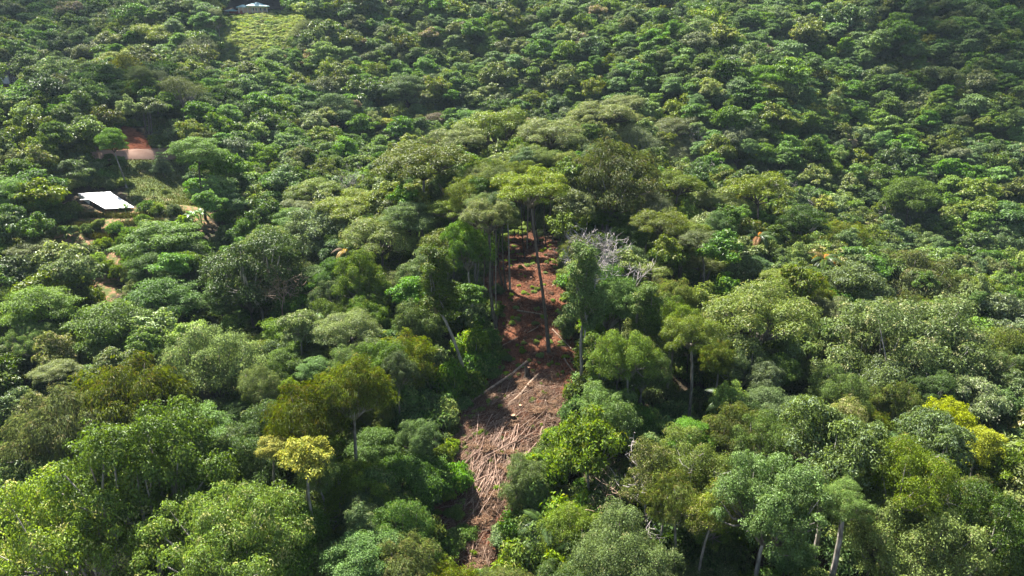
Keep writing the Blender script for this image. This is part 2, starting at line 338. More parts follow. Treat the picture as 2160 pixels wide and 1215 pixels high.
def dome_clumps(k, rng, h=.75, cr=(.2,.3), flat=.6, low=0.0, rexp=.5, lump=.1):
    C = []
    for i in range(k):
        r = ((i+.5)/k)**rexp*.86; a = i*2.39996+rng.uniform(-.4,.4)
        R = rng.uniform(*cr); z = h*math.sqrt(max(0, 1-r*r*.95)) - R*flat + rng.normal()*lump
        C.append([r*math.cos(a), r*math.sin(a), max(z, low), R*rng.uniform(.85,1.2), R*rng.uniform(.85,1.2), R*flat])
    return np.array(C)
def ball_clumps(k, rng, h=1.5, cr=(.24,.36), flat=.75, lump=.08):
    C = []
    for i in range(k):
        t = (i+.5)/k; z = 1-1.75*t; rr = math.sqrt(max(0,1-z*z))*.72; a = i*2.39996+rng.uniform(-.5,.5)
        R = rng.uniform(*cr); s = 1+rng.normal()*lump
        C.append([rr*math.cos(a)*s, rr*math.sin(a)*s, h*.5+z*h*.36*s, R, R*rng.uniform(.8,1.2), R*flat])
    return np.array(C)
def layer_clumps(k, rng, h=1.1, cr=(.26,.42)):
    C = []
    for i in range(k):
        t = (i+.5)/k; R = rng.uniform(*cr); rr = (.15+.6*math.sin(math.pi*min(1, t*.62+.12)))*rng.uniform(.55,1.15) if i else 0.0
        a = i*2.39996+rng.uniform(-.5,.5)
        C.append([rr*math.cos(a), rr*math.sin(a), h*(1-t*.8)-.1, R, R*rng.uniform(.7,1.2), R*rng.uniform(.26,.4)])
    return np.array(C)
def column_clumps(k, rng, h=3.0, cr=(.4,.6)):
    C = []
    for i in range(k):
        t = (i+.5)/k; rr = .68*(1-.35*t)*rng.uniform(.15,1); a = rng.uniform(0,6.28); R = rng.uniform(*cr)*(1-.3*t)
        C.append([rr*math.cos(a), rr*math.sin(a), h*t*.9+.1, R, R, R*.75])
    return np.array(C)
def sparse_clumps(k, rng, h=1.0, cr=(.16,.26), flat=.5):
    C = []
    for i in range(k):
        a = i*2.39996+rng.uniform(-.6,.6); rr = rng.uniform(.25,.85); R = rng.uniform(*cr)
        C.append([rr*math.cos(a), rr*math.sin(a), h*rng.uniform(.3,1)*(1.1-.4*rr), R, R, R*flat])
    return np.array(C)

def lobed_clumps(nl, k, rng, h=1.2, cr=(.13,.22), flat=.75, spread=.5):
    C = []
    for l in range(nl):
        a = l*6.283/nl+rng.uniform(-.5,.5); r = spread*rng.uniform(.6,1.15) if nl > 1 else 0; lr = rng.uniform(.36,.52); top = h*(rng.uniform(.62,1.0) if l else 1.0)
        lx, ly = r*math.cos(a), r*math.sin(a)
        if l == 0: lx, ly, lr = rng.normal()*.12, rng.normal()*.12, .5
        for i in range(k):
            t = (i+.5)/k; z = 1-1.7*t; q = math.sqrt(max(0,1-z*z)); b = i*2.39996+rng.uniform(-.5,.5); R = rng.uniform(*cr)
            C.append([lx+lr*q*math.cos(b), ly+lr*q*math.sin(b), max(top-lr*.9*(1-z)*h*.75-R*.5+rng.normal()*.05, .05), R*rng.uniform(.85,1.25), R*rng.uniform(.85,1.25), R*flat])
    return np.array(C)
SPEC = {}      # species -> list of variants (crown mesh, branch mesh)
FARSPEC = {}   # light crowns for the far hillside
def species(key, label, bark, leafm, clumps, Rm, n, L, W, m=6, rt=.35, droop=.25, up=.6, zmin=-.35, jit=.35, variants=2, depth=1.0, inner=.72, limb=.04, far=None, branchfrac=1.0, Dfun=None):
    """Rm: usual crown radius in metres; n leaves of L x W metres in tufts of m leaves and rt metres"""
    vs_ = []
    for v in range(variants):
        rng = np.random.default_rng(sum(map(ord, key))*7+v*17)
        C = clumps(rng); P, Nn = clump_points(C, n//m, rng, zmin, up, inner, jit)
        vs_.append((leaf_mesh(key+'_crown', P, Nn, L/Rm, W/Rm, leafm, m, rt/Rm, droop, rng, Dfun),
                    limbs(key+'_branches', C, bark, rng, r0=limb, frac=branchfrac)))
    SPEC[key] = dict(v=vs_, label=label, bark=bark, depth=depth)
    if far:
        fv = []
        for v in range(2):
            rng = np.random.default_rng(sum(map(ord, key))*3+v*31+5)
            C = clumps(rng); C[:,:2] *= rng.uniform(.6, 1.45, (len(C),1)); C[:,2] += rng.normal(size=len(C))*.12; P, Nn = clump_points(C, far//5, rng, zmin, up, inner, jit)
            fv.append(leaf_mesh(key+'_far_crown', P, Nn, .13, .075, leafm, 5, .11, droop, rng, Dfun))
        FARSPEC[key] = fv
def droopD(P, Nn, rng):
    o = unit(P*np.array([1,1,.2])); return unit(o + np.array([0,0,-.9]) + .55*rng.normal(size=P.shape))

LM = dict(
  umbrella=leaf_mat('umbrella_leaf', (.085,.118,.03), .3, .012, alt=(.18,.19,.05), altf=.1, rough=.42),
  round=leaf_mat('round_leaf', (.05,.095,.028), .3, .018, rough=.42, alt=(.13,.17,.04), altf=.08),
  dark=leaf_mat('dark_glossy_leaf', (.06,.108,.022), .3, .015, rough=.42, spec=.3, alt=(.1,.15,.03), altf=.1),
  layer=leaf_mat('layered_leaf', (.062,.122,.03), .28, .018, alt=(.11,.18,.045), altf=.12),
  feather=leaf_mat('feathery_leaf', (.074,.102,.022), .3, .006, alt=(.12,.115,.025), altf=.15),
  fine=leaf_mat('fine_leaf', (.08,.125,.03), .3, .02, alt=(.2,.2,.06), altf=.05),
  silver=leaf_mat('silvery_leaf', (.095,.14,.068), .35, .012, rough=.4, spec=.35, alt=(.2,.27,.15), altf=.16),
  bright=leaf_mat('bright_leaf', (.105,.17,.026), .28, .012, alt=(.2,.24,.03), altf=.12, trans=.4),
  yellow=leaf_mat('yellow_leaf', (.18,.21,.008), .3, .006, alt=(.33,.32,.01), altf=.5, trans=.36, gain=1.2, spec=.15, rough=.6),
  golden=leaf_mat('golden_leaf', (.15,.17,.014), .25, .008, trans=.35),
  big=leaf_mat('broad_leaf', (.085,.135,.045), .35, .014, alt=(.26,.28,.1), altf=.1, rough=.42, spec=.32),
  pale=leaf_mat('pale_leaf', (.12,.17,.07), .3, .012, alt=(.3,.32,.18), altf=.12, rough=.35),
  grey=leaf_mat('grey_green_leaf', (.09,.115,.07), .25, .012),
  cream=leaf_mat('cream_blossom', (.1,.125,.04), .3, .01, alt=(.3,.28,.12), altf=.18),
  pink=leaf_mat('pinkish_leaf', (.11,.12,.055), .25, .01, alt=(.27,.2,.14), altf=.4),
  conifer=leaf_mat('conifer_leaf', (.03,.06,.025), .25, .01),
  vine=leaf_mat('vine_leaf', (.06,.105,.03), .3, .015, alt=(.16,.18,.05), altf=.08),
  shrub=leaf_mat('shrub_leaf', (.065,.12,.03), .3, .03, alt=(.16,.2,.05), altf=.12),
)
BP, BD = M['bark_pale'], M['bark_dark']
species('umbrella', 'flat domed umbrella tree', M['bark_mid'], LM['umbrella'], lambda r: dome_clumps(46, r, .8, (.14,.23), .6), 5.5, 34000, .21, .095, 9, .34, .2, .8, -.25, depth=1.0, far=4200, limb=.05)
species('round', 'dense round dark green tree', BP, LM['round'], lambda r: lobed_clumps(5, 11, r, 1.5), 5, 36000, .23, .1, 9, .36, .3, .5, depth=1.5, far=4500, inner=.62)
species('glossy', 'round tree with glossy dark leaves', BP, LM['dark'], lambda r: lobed_clumps(7, 12, r, 1.3, (.11,.19)), 7, 46000, .28, .13, 12, .42, .2, .6, depth=1.3, inner=.6, variants=1)
species('layer', 'tree with leaves in flat green layers', BD, LM['layer'], lambda r: layer_clumps(22, r, 1.1, (.2,.36)), 4.5, 24000, .23, .11, 9, .38, .3, .9, -.2, depth=1.1, far=4200, variants=3)
species('feather', 'olive feathery tree with drooping fine twigs', BP, LM['feather'], lambda r: lobed_clumps(6, 10, r, 1.2, (.13,.24)), 5.5, 34000, .32, .075, 7, .36, .3, .45, depth=1.2, Dfun=droopD, inner=.5, far=4500)
species('fine', 'fine leaved light green tree', BP, LM['fine'], lambda r: lobed_clumps(6, 10, r, 1.3, (.13,.24), .75), 5, 38000, .2, .085, 8, .32, .3, .5, depth=1.3, inner=.55, far=4500)
species('silver', 'silvery green large leaved tree', BP, LM['silver'], lambda r: lobed_clumps(5, 10, r, 1.1, (.14,.24), .6), 5, 22000, .3, .13, 7, .38, .35, .6, depth=1.1, inner=.6, far=3600)
species('bright', 'bright yellow green leafy tree', BP, LM['bright'], lambda r: lobed_clumps(5, 9, r, 1.2, (.14,.26), .7), 4, 11000, .36, .16, 6, .4, .3, .6, depth=1.2, inner=.5)
species('yellow', 'golden yellow leaved tree', BP, LM['yellow'], lambda r: sparse_clumps(30, r, 1.3, (.15,.26), .55), 3, 7000, .3, .14, 6, .34, .25, .6, depth=1.3, inner=.5, limb=.03)
species('broad', 'spreading green tree with pale twigs', M['dead'], LM['big'], lambda r: lobed_clumps(8, 11, r, 1.15, (.1,.19), .75, .6), 8, 50000, .28, .125, 11, .42, .25, .55, depth=1.15, inner=.5, limb=.022)
species('pale', 'pale green rosette leaved tree', BP, LM['pale'], lambda r: layer_clumps(18, r, 1.0, (.18,.32)), 4, 13000, .33, .14, 7, .38, .3, .7, depth=1.0, inner=.6, far=3600)
species('grey', 'misty grey green tree', M['dead'], LM['grey'], lambda r: dome_clumps(36, r, .9, (.16,.28), .7), 5, 15000, .24, .09, 6, .36, .2, .4, depth=1.0, inner=.4, variants=1, far=4500)
species('golden', 'mustard yellow fine leaved tree', BP, LM['golden'], lambda r: lobed_clumps(5, 10, r, 1.2, (.13,.24), .7), 3.5, 14000, .22, .1, 7, .3, .3, .5, depth=1.2, variants=1, far=3600)
species('cream', 'tree dotted with cream blossom', BP, LM['cream'], lambda r: lobed_clumps(5, 10, r, 1.5, (.13,.25), .7), 3.5, 14000, .22, .1, 7, .3, .3, .5, depth=1.5, variants=1, inner=.5, far=3600)
species('pink', 'tree with brownish pink leaves', BP, LM['pink'], lambda r: dome_clumps(30, r, .8, (.16,.26), .55), 4.5, 10000, .26, .12, 6, .36, .3, .6, depth=1.0, variants=1, far=3600)
species('column', 'narrow vine draped tree', BP, LM['vine'], lambda r: column_clumps(30, r, 3.0, (.2,.36)), 3, 17000, .22, .1, 8, .3, .4, .3, -.6, depth=3.0, inner=.45, limb=.06)
species('sapling', 'slender understory tree', BP, LM['shrub'], lambda r: column_clumps(14, r, 1.8, (.3,.5)), 2, 5000, .36, .14, 6, .36, .4, .5, -.4, depth=1.8, inner=.5, limb=.05, variants=3)
species('shrub', 'low leafy shrub', BP, LM['shrub'], lambda r: lobed_clumps(4, 6, r, 1.0, (.2,.34), .75), 1.8, 4500, .3, .125, 6, .3, .35, .6, depth=1.0, inner=.5, variants=4, limb=.03)
species('brightshrub', 'bright green leafy shrub', BP, LM['bright'], lambda r: lobed_clumps(4, 6, r, 1.0, (.2,.34), .75), 1.8, 4000, .3, .14, 6, .3, .35, .6, depth=1.0, inner=.5, variants=2, limb=.03)
species('sparse', 'thin crowned tree with open branches', BD, LM['umbrella'], lambda r: sparse_clumps(26, r, 1.0, (.14,.24), .5), 5, 9000, .3, .13, 6, .4, .2, .7, depth=1.1, variants=2, limb=.03)

def tier_clumps(k, rng, h=2.4):
    C = []
    for t in range(k):
        f = t/(k-1); r = (1-f)*.72+.04; nb = max(1, int(7*(1-f)))
        for i in range(nb):
            a = i*6.283/nb+t*.7+rng.uniform(-.2,.2); R = .3*(1-f)+.09
            C.append([r*.7*math.cos(a), r*.7*math.sin(a), .15+h*f*.92, R, R, R*.28])
    return np.array(C)
species('conifer', 'dark tiered conifer', BD, LM['conifer'], lambda r: tier_clumps(8, r), 2.5, 9000, .25, .08, 6, .28, .4, .7, -.5, depth=2.4, variants=1, limb=.04)

# ------------------------------------------------------------------ tree builder
TREES = []     # every tree: dict(x,y,z,H,R,depth,key,label,group)
def trunk_mesh(top, r, mat, rng, n=6, mids=None):
    """tube from the ground (0,0,0) to top (crown base)"""
    top = np.array(top, float); L_ = np.linalg.norm(top)
    pts = [np.array([0,0,-.6])]
    k = 5
    bow = rng.normal(size=2)*L_*.025; bow2 = rng.normal(size=2)*L_*.012
    for i in range(k+1):
        t = i/k; p = top*t + np.r_[bow*math.sin(math.pi*t)+bow2*math.sin(2*math.pi*t), 0]; pts.append(p)
    rad = [r*1.5, r*1.25] + [r*(1-.45*i/k) for i in range(1, k+1)]
    mb = MB(); mb.tube(pts, rad, n); return mb.mesh('trunk', mat, True)
def build_tree(name, x, y, key, H, R, depth=None, label=None, group=None, cat='tree', rz=None, base=None, crown_frac=None, variant=None, barkm=None, rt=None, bshow=True):
    """x, y: crown axis; base: trunk foot when it differs from the crown axis"""
    sp = SPEC[key]; depth = min(depth, 1.3*sp['depth']) if depth else None; rng = np.random.default_rng(int(abs(x)*131+abs(y)*977) % 99991)
    bx, by = base if base is not None else (x+rng.normal()*.04*H, y+rng.normal()*.04*H)
    bz = float(ground(bx, by)); gz = float(ground(x, y)) if base is None else bz
    top_z = gz+H; ch = min((depth or sp['depth'])*R, H*.92); sz = ch/sp['depth']
    e = empty(name, (bx, by, bz)); tag(e, label, cat, group)
    cz = top_z-ch*1.02-bz; cl = (x-bx, y-by, cz)
    v = variant if variant is not None else int(rng.integers(len(sp['v'])))
    cm, bm = sp['v'][v % len(sp['v'])]; a = rng.uniform(0, 6.28) if rz is None else rz
    r = rt or max(.06, .010*H+.018*R)
    hgt = max(cz+.12*ch, .4)
    obj('trunk', trunk_mesh((cl[0], cl[1], hgt), r, barkm or sp['bark'], rng), e)
    if bshow: obj('branches', bm, e, cl, (0,0,a), (R, R, sz))
    obj('crown', cm, e, cl, (rng.normal()*.04, rng.normal()*.04, a), (R, R, sz))
    return e

# ------------------------------------------------------------------ trees one can single out: species, crown-top pixel, height, crown width in pixels, depth ratio, label
HERO = [
 # crest and clearing
 ('umbrella',1120,352,26,165,.95,'tall umbrella tree whose bare curved trunk stands in the middle of the cleared slope',dict(base=(1158,744),bark='bark_dark',rt=.3)),
 ('umbrella',1030,416,22,125,1.25,'dense umbrella tree beside the gap where two people stand',{}),
 ('umbrella',800,453,21,170,.95,'wide umbrella tree with forked pale trunk over the dark gully',dict(base=(812,640),bark='bark_pale')),
 ('umbrella',890,305,24,210,.7,'broad flat umbrella tree on the crest with many slanting limbs',{}),
 ('umbrella',1045,222,24,190,.9,'highest umbrella tree on the crest with bare upright limbs',{}),
 ('umbrella',965,265,22,120,.8,'smaller umbrella tree touching the highest crest tree',{}),
 ('umbrella',1165,248,22,150,.8,'rounded umbrella tree on the crest behind the olive tree',{}),
 ('umbrella',1275,214,22,150,.7,'flat topped umbrella tree at the back of the crest',{}),
 ('umbrella',1425,253,21,110,.8,'lone umbrella tree where the crest meets the far hillside',{}),
 ('feather',1290,303,24,235,1.25,'large olive brown feathery tree on the crest by the clearing',{}),
 ('umbrella',1435,362,20,110,.9,'bright green umbrella tree beside the olive feathery tree',{}),
 ('sparse',1610,366,22,150,.9,'thin dark limbed tree with olive crown above the orange palm',{}),
 ('umbrella',740,405,18,150,.75,'low umbrella tree above the silvery tree',{}),
 ('umbrella',660,380,16,120,.7,'small umbrella tree on the slope between shed and crest',{}),
 ('grey',1340,270,17,120,1.0,'misty grey green tree between crest umbrella trees',{}),
 ('grey',1440,305,16,120,1.0,'misty grey green tree below the lone umbrella tree',{}),
 ('column',1238,505,25,125,3.0,'tall vine draped tree under a bare dead crown beside the clearing',dict(base=(1222,828),bark='bark_pale')),
 ('column',915,512,22,125,2.4,'vine covered tree with a leaning pale trunk beside the clearing',dict(base=(993,818),bark='bark_pale')),
 ('layer',1290,430,13,100,1.0,'small layered tree with pale trunk in front of the olive tree',{}),
 ('layer',1330,480,12,90,1.0,'pale layered tree under the olive feathery tree',{}),
 ('round',985,470,18,110,1.9,'dark tall tree on the shaded edge of the clearing',{}),
 ('round',760,540,17,120,1.6,'dark green tree in the shaded gully by the pale palm trunk',{}),
 ('round',880,640,12,110,1.5,'dark leafy tree low in the shaded gully',{}),
 ('feather',1215,500,10,60,1.3,'small olive tree at the upper corner of the clearing',{}),
 ('conifer',331,308,8,46,2.4,'dark tiered conifer on the lawn below the dirt road',{}),
 # left of the clearing
 ('umbrella',725,660,15,150,1.0,'dense umbrella tree above the olive pair',{}),
 ('pale',628,662,16,90,1.4,'pale rosette leaved tree beside the dense umbrella tree',{}),
 ('feather',735,766,18,170,1.3,'upper olive feathery tree of the pair above the yellow tree',{}),
 ('feather',625,828,17,200,1.3,'lower olive feathery tree of the pair above the yellow tree',{}),
 ('yellow',640,945,16,120,1.3,'golden yellow tree with thin trunk in a dark gap',dict(bark='bark_pale')),
 ('yellow',572,932,14,70,1.2,'small golden yellow tree next to the larger golden one',dict(bark='bark_pale')),
 ('round',838,748,13,80,1.5,'small round tree near the leaning log',{}),
 ('bright',605,800,12,50,1.0,'small lime green tree between olive crowns',{}),
 ('pale',785,715,13,55,1.2,'small pale yellow green tree in the gully',{}),
 ('glossy',265,905,21,330,1.15,'wide broad crown of glossy leaves below the layered olive slope',{}),
 ('broad',140,1015,19,380,1.0,'wide tree with pale bare twigs among light green leaves',dict(v=0)),
 ('broad',450,1085,18,330,1.0,'light green tree with pale twigs beside the golden yellow tree',dict(v=1)),
 ('feather',250,765,17,260,.9,'olive feathery tree spreading above the glossy broad crown',{}),
 ('fine',420,695,18,220,1.3,'drooping narrow leaved tree at the left of the olive pair',{}),
 ('feather',90,840,16,220,.9,'olive brown tree in the lower forest below the garden',{}),
 ('layer',390,880,16,160,.8,'olive layered tree above the glossy broad crown',{}),
 ('round',525,505,21,230,1.35,'large dark round tree between the garden and the gully',{}),
 ('fine',560,480,16,110,1.2,'olive topped tree behind the large dark round tree',{}),
 ('silver',655,445,17,160,1.2,'silvery tree on the slope above the gully',{}),
 ('layer',330,480,13,180,.8,'broad layered green tree just below the garden',{}),
 ('layer',220,655,14,200,.9,'bright layered tree below the garden path',{}),
 ('layer',330,600,14,160,.9,'layered green tree below the broad garden tree',{}),
 ('layer',60,620,15,150,.9,'layered tree at the lower corner of the garden',{}),
 ('layer',20,385,15,120,1.0,'leafy green tree beside the shed garden',{}),
 ('round',690,590,14,110,1.5,'round green tree before the pale palm trunk',{}),
 # road, garden, far left
 ('layer',233,272,17,64,1.9,'tree standing in front of the red earth bank',dict(bark='bark_pale',base=(267,398))),
 ('layer',410,292,18,105,1.0,'tree with forked trunk beside the dirt road',dict(bark='bark_dark')),
 ('grey',375,168,18,100,1.0,'dark grey feathery tree above the dirt road',{}),
 ('umbrella',245,103,18,100,1.0,'umbrella tree with white branches on the shaded left hill',dict(bark='bark_pale')),
 ('umbrella',335,48,15,120,.9,'light green dome tree beside the meadow',{}),
 ('grey',405,88,15,95,1.1,'grey green bushy tree at the meadow edge',{}),
 ('round',455,26,12,50,1.3,'round tree at the upper corner of the meadow',{}),
 ('grey',650,48,12,80,.9,'hazy grey green tree at the right edge of the meadow',{}),
 ('golden',820,252,12,60,.6,'golden flowering tree in the hollow before the far hill',{}),
 ('pink',925,240,12,75,.7,'brownish pink tree in the hollow before the far hill',{}),
 ('fine',893,254,9,50,1.6,'small olive ball shaped tree in the hollow',{}),
 ('pale',1770,3,14,60,.9,'yellowish tree on the ridge against the shaded hill',{}),
 # right
 ('umbrella',1612,598,20,245,1.05,'great umbrella tree with dark straight trunk on the right slope',dict(base=(1612,892),bark='bark_dark',rt=.32)),
 ('umbrella',1465,668,17,130,1.2,'dome shaped tree with a slanting trunk beside the great umbrella tree',{}),
 ('silver',1805,560,15,155,1.1,'silvery white leaved tree below the yellow palm',{}),
 ('layer',1588,545,10,80,.7,'pale leaved tree with white trunk below the orange palm',dict(bark='bark_pale')),
 ('feather',1950,540,15,220,1.1,'olive green tree behind the silvery tree',{}),
 ('broad',1930,645,19,350,1.0,'huge spreading pale twigged tree right of the great umbrella tree',dict(v=0)),
 ('golden',2025,850,14,115,1.3,'mustard yellow tree among green crowns',{}),
 ('golden',2075,905,13,100,1.3,'second mustard yellow tree beside silvery leaves',{}),
 ('silver',1755,890,17,220,1.2,'silvery green tree below the huge spreading tree',{}),
 ('silver',2000,895,16,190,1.1,'silvery tree with a long bare branch beside the mustard tree',{}),
 ('glossy',1640,995,18,230,1.3,'glossy dark green dome tree below the palms',{}),
 ('fine',1790,1035,17,110,1.3,'tree with a stout pale trunk between glossy and fine leaved trees',dict(bark='bark_pale',rt=.35)),
 ('fine',1920,955,18,200,1.2,'fine leaved light green tree below the silvery trees',{}),
 ('fine',1940,1080,16,260,1.1,'low fine leaved tree with pale dead twigs',{}),
 ('round',2090,1060,16,200,1.3,'green tree next to the low fine leaved tree',{}),
 ('bright',1245,885,12,165,1.3,'bright yellow green tree beside the cut poles',{}),
 ('glossy',1105,985,7,110,1.2,'bluish green large leaved tree at the foot of the cut poles',{}),
 ('cream',1370,950,13,120,1.5,'cream flowering tree beside bare grey branches',{}),
 ('fine',1470,930,13,190,1.1,'olive green tree behind bare grey branches',{}),
 ('cream',1510,1040,14,110,1.6,'bushy tree with cream tips beside the glossy dome tree',{}),
 ('feather',1430,1010,13,140,1.5,'olive bushy tree below the bare grey branches',{}),
 ('fine',1330,1120,14,230,1.1,'light green low tree below the cream flowering tree',{}),
 ('layer',1310,600,15,110,1.3,'lime green tree under the bare snag',{}),
 ('column',1370,600,17,120,2.2,'olive vine covered tree below the bare snag',{}),
 ('fine',1330,700,15,130,1.7,'light green tree at the side of the clearing',{}),
 ('fine',1420,640,14,110,1.4,'round olive tree beside the dome shaped tree',{}),
 ('bright',1545,815,10,80,1.0,'lime yellow tree by the arching palm',{}),
 ('fine',2110,700,14,180,1.1,'light green tree beyond the huge spreading tree',{}),
 ('pale',2050,800,13,140,1.0,'pale leaved tree between spreading and mustard trees',{}),
 ('round',1690,440,15,120,1.2,'green tree beside the thin dark limbed tree',{}),
 ('umbrella',1520,400,17,130,.8,'olive umbrella tree on the right side of the crest',{}),
 ('feather',1790,470,14,120,1.1,'olive tree in front of the grey bare tree',{}),
]
heroes = []
for i, (key, px, py, H, dpx, depth, label, ex) in enumerate(HERO):
    if 'base' in ex:
        b = on_ground(*ex['base']); t = at_y(px, py, b[1]); H = t[2]-b[2]; x, y, base = t[0], t[1], (b[0], b[1])
    elif 'y' in ex:
        t = at_y(px, py, ex['y']); x, y, base = t[0], t[1], None; H = t[2]-float(ground(x, y))
    else:
        p = hit(px, py, H); x, y, base = p[0], p[1], None
    f = float(project(np.array([x, y, ground(x, y)+H*.8]))[2][0]); R = dpx/2*f/F
    if base is None:                                   # the pixel is the crown's top edge: pull the axis back a little
        y = y + 0.15*R
    if i < 0: print('HERO', label[:40], round(x,1), round(y,1), round(H,1), round(R,1))
    heroes.append(dict(key=key, x=x, y=y, H=H, R=R, depth=depth, label=label, base=base, ex=ex, hero=True))

# ------------------------------------------------------------------ the rest of the forest: spaced over the ground
PX_OPEN = [(1075,486),(1110,486),(1180,530),(1183,600),(1195,700),(1212,800),(1188,870),(1160,930),(1132,985),(1078,1020),(1072,1090),(1040,1190),(985,1190),(970,1100),(942,1060),(985,1005),(952,950),(965,885),(1020,825),(1072,765),(1064,660),(1050,600),(1062,540)]
KEEP = [PX_OPEN, [(160,400),(300,400),(300,455),(450,435),(450,500),(300,500),(255,530),(245,640),(195,640),(190,540),(100,500),(110,450)],
        [(255,318),(375,306),(390,430),(290,432),(275,400)], PX_BANK, PX_MEADOW, [(0,148),(36,148),(36,180),(0,180)], [(475,10),(590,10),(590,45),(475,45)],
        [(1066,478),(1110,478),(1110,510),(1066,510)], [(1150,480),(1166,480),(1170,750),(1148,750)]]
kp = []
for poly in KEEP:
    a = np.array(poly); x0, y0 = a.min(0); x1, y1 = a.max(0)
    st = 9 if (x1-x0) > 60 else 5
    X, Y = np.meshgrid(np.arange(x0, x1+1, st), np.arange(y0, y1+1, st)); m = in_poly(X.ravel(), Y.ravel(), poly)
    pts = np.c_[X.ravel()[m], Y.ravel()[m]]
    for q in pts: kp.append((q[0], q[1], np.linalg.norm(on_ground(*q)-np.array([0,0,CAMZ]))))
kp = np.array(kp)
SPOTS = []; hp = []                                                    # visible crown faces of the heroes
for h in heroes:
    ch = min(h['depth']*h['R'], .9*h['H']); zt = float(ground(h['x'], h['y']))+h['H'] if h['base'] is None else float(ground(*h['base']))+h['H']
    for fx in (-.55, 0, .55):
        for fz in (.25, .55):
            q = project(np.array([h['x']+fx*h['R'], h['y']-.4*h['R'], zt-fz*ch])); hp.append((q[0][0], q[1][0], math.hypot(h['x'], h['y'])))
for px, py, H, w in [(1600,502,12,26),(1740,548,12,28),(730,530,13,22),(1150,1120,4,50),(1545,855,6,35),(1285,760,5,25),(1250,490,20,35),(1250,520,20,40),(1345,540,15,20),(1858,460,13,40),(1940,470,12,35),(1665,395,18,30),(728,375,17,25),(1410,955,14,40),(1300,990,9,25),(590,570,18,25),(1950,960,16,50),(1482,275,15,12)]:
    p = hit(px, py, H) if py < 1100 or H < 5 else hit(px, py, H)
    for dx in (-1, 0, 1):
        for dy in (-6, 8): hp.append((px+dx*w*.7, py+dy, math.hypot(p[0], p[1])))
    SPOTS.append((p[0], p[1], 2.8))
hp = np.array(hp)
def cover(x, y, z, R, ch, pts, slack=4.0, grow=1.0):
    """does a crown (axis x,y, top z, radius R, height ch) hide any of pts (px,py,dist)?"""
    q = project(np.array([x, y, z-ch*.5])); f = q[2][0]
    a = R*F/f*grow; b = (ch*.5+R*.15)*F/f*grow; d = math.sqrt(x*x+y*y+(CAMZ-z)**2)
    e = ((pts[:,0]-q[0][0])/a)**2+((pts[:,1]-q[1][0])/b)**2
    return bool(np.any((e < 1) & (pts[:,2] > d-slack)))
pool = dict(
  near=['fine','round','layer','glossy','feather','broad','silver','cream','column','pale','umbrella','bright'],
  nearw=[.2,.18,.13,.1,.12,.07,.06,.04,.06,.04,.02,.02],
  crest=['umbrella','round','fine','feather','column','sparse','grey','layer'], crestw=[.36,.16,.13,.12,.08,.07,.04,.04],
  left=['layer','round','fine','umbrella','silver','feather'], leftw=[.48,.2,.14,.08,.05,.05],
  far=['layer','umbrella','round','fine','grey','pale','silver','pink','golden','feather'], farw=[.56,.13,.15,.08,.025,.015,.008,.012,.006,.03])
SUNPTS = np.array([on_ground(*q) for q in [(1130,590),(1115,565),(1145,560),(1150,635),(1110,610),(1075,690),(1050,900),(1090,940),(1010,1050),(1060,850),(1120,880),(1040,1000),(225,470),(200,430),(240,425),(270,435),(215,500),(225,560),(330,400),(150,480),(1085,495),(1090,488),(1075,491),(1100,491),(1087,484),(540,60),(520,100),(490,60),(500,110),(580,50),(560,80),(610,40),(480,90),(620,55),(240,600)]])
SUNPTS = np.r_[SUNPTS, [at_y(*q) for q in ((170,409,155),(198,407,155),(228,405,156),(195,424,152),(225,422,153),(255,422,153),(225,438,149),(250,437,149.5),(278,436,150))]]
def shades(x, y, zc, R, hz):
    d = np.array([x, y, zc])-SUNPTS; t = d@SDIR; q = d-t[:,None]*SDIR
    return bool(np.any((t > 0) & (t < 70) & (np.linalg.norm(q, axis=1) < R*.9)))
fill = []; CELL = 6.0; cells = {}
def near_ok(x, y, R, k=.78):
    cx, cy = int(x//CELL), int(y//CELL)
    for i in range(-3, 4):
        for j in range(-3, 4):
            for (a, b, r) in cells.get((cx+i, cy+j), ()):
                if (a-x)**2+(b-y)**2 < (k*(r+R))**2: return False
    return True
for h in heroes: cells.setdefault((int(h['x']//CELL), int(h['y']//CELL)), []).append((h['x'], h['y'], h['R']*.85))
for sx_, sy_, sr_ in SPOTS: cells.setdefault((int(sx_//CELL), int(sy_//CELL)), []).append((sx_, sy_, sr_))
def zone_of(x, y):
    if y > 205+.10*max(-x, 0) + (0 if x < 40 else -.30*(x-40)): return 'far'
    if x < -28 and y > 105: return 'left'
    if abs(x-8) < 45 and y > 100: return 'crest'
    return 'near'
frng = np.random.default_rng(23)
NC = 34000
cy_ = np.sqrt(frng.uniform(44**2, 520**2, NC)); cx_ = frng.uniform(-1, 1, NC)*(cy_*.80+16)
order = np.argsort(cy_ + frng.uniform(0, 60, NC)); gzs = ground(cx_, cy_)
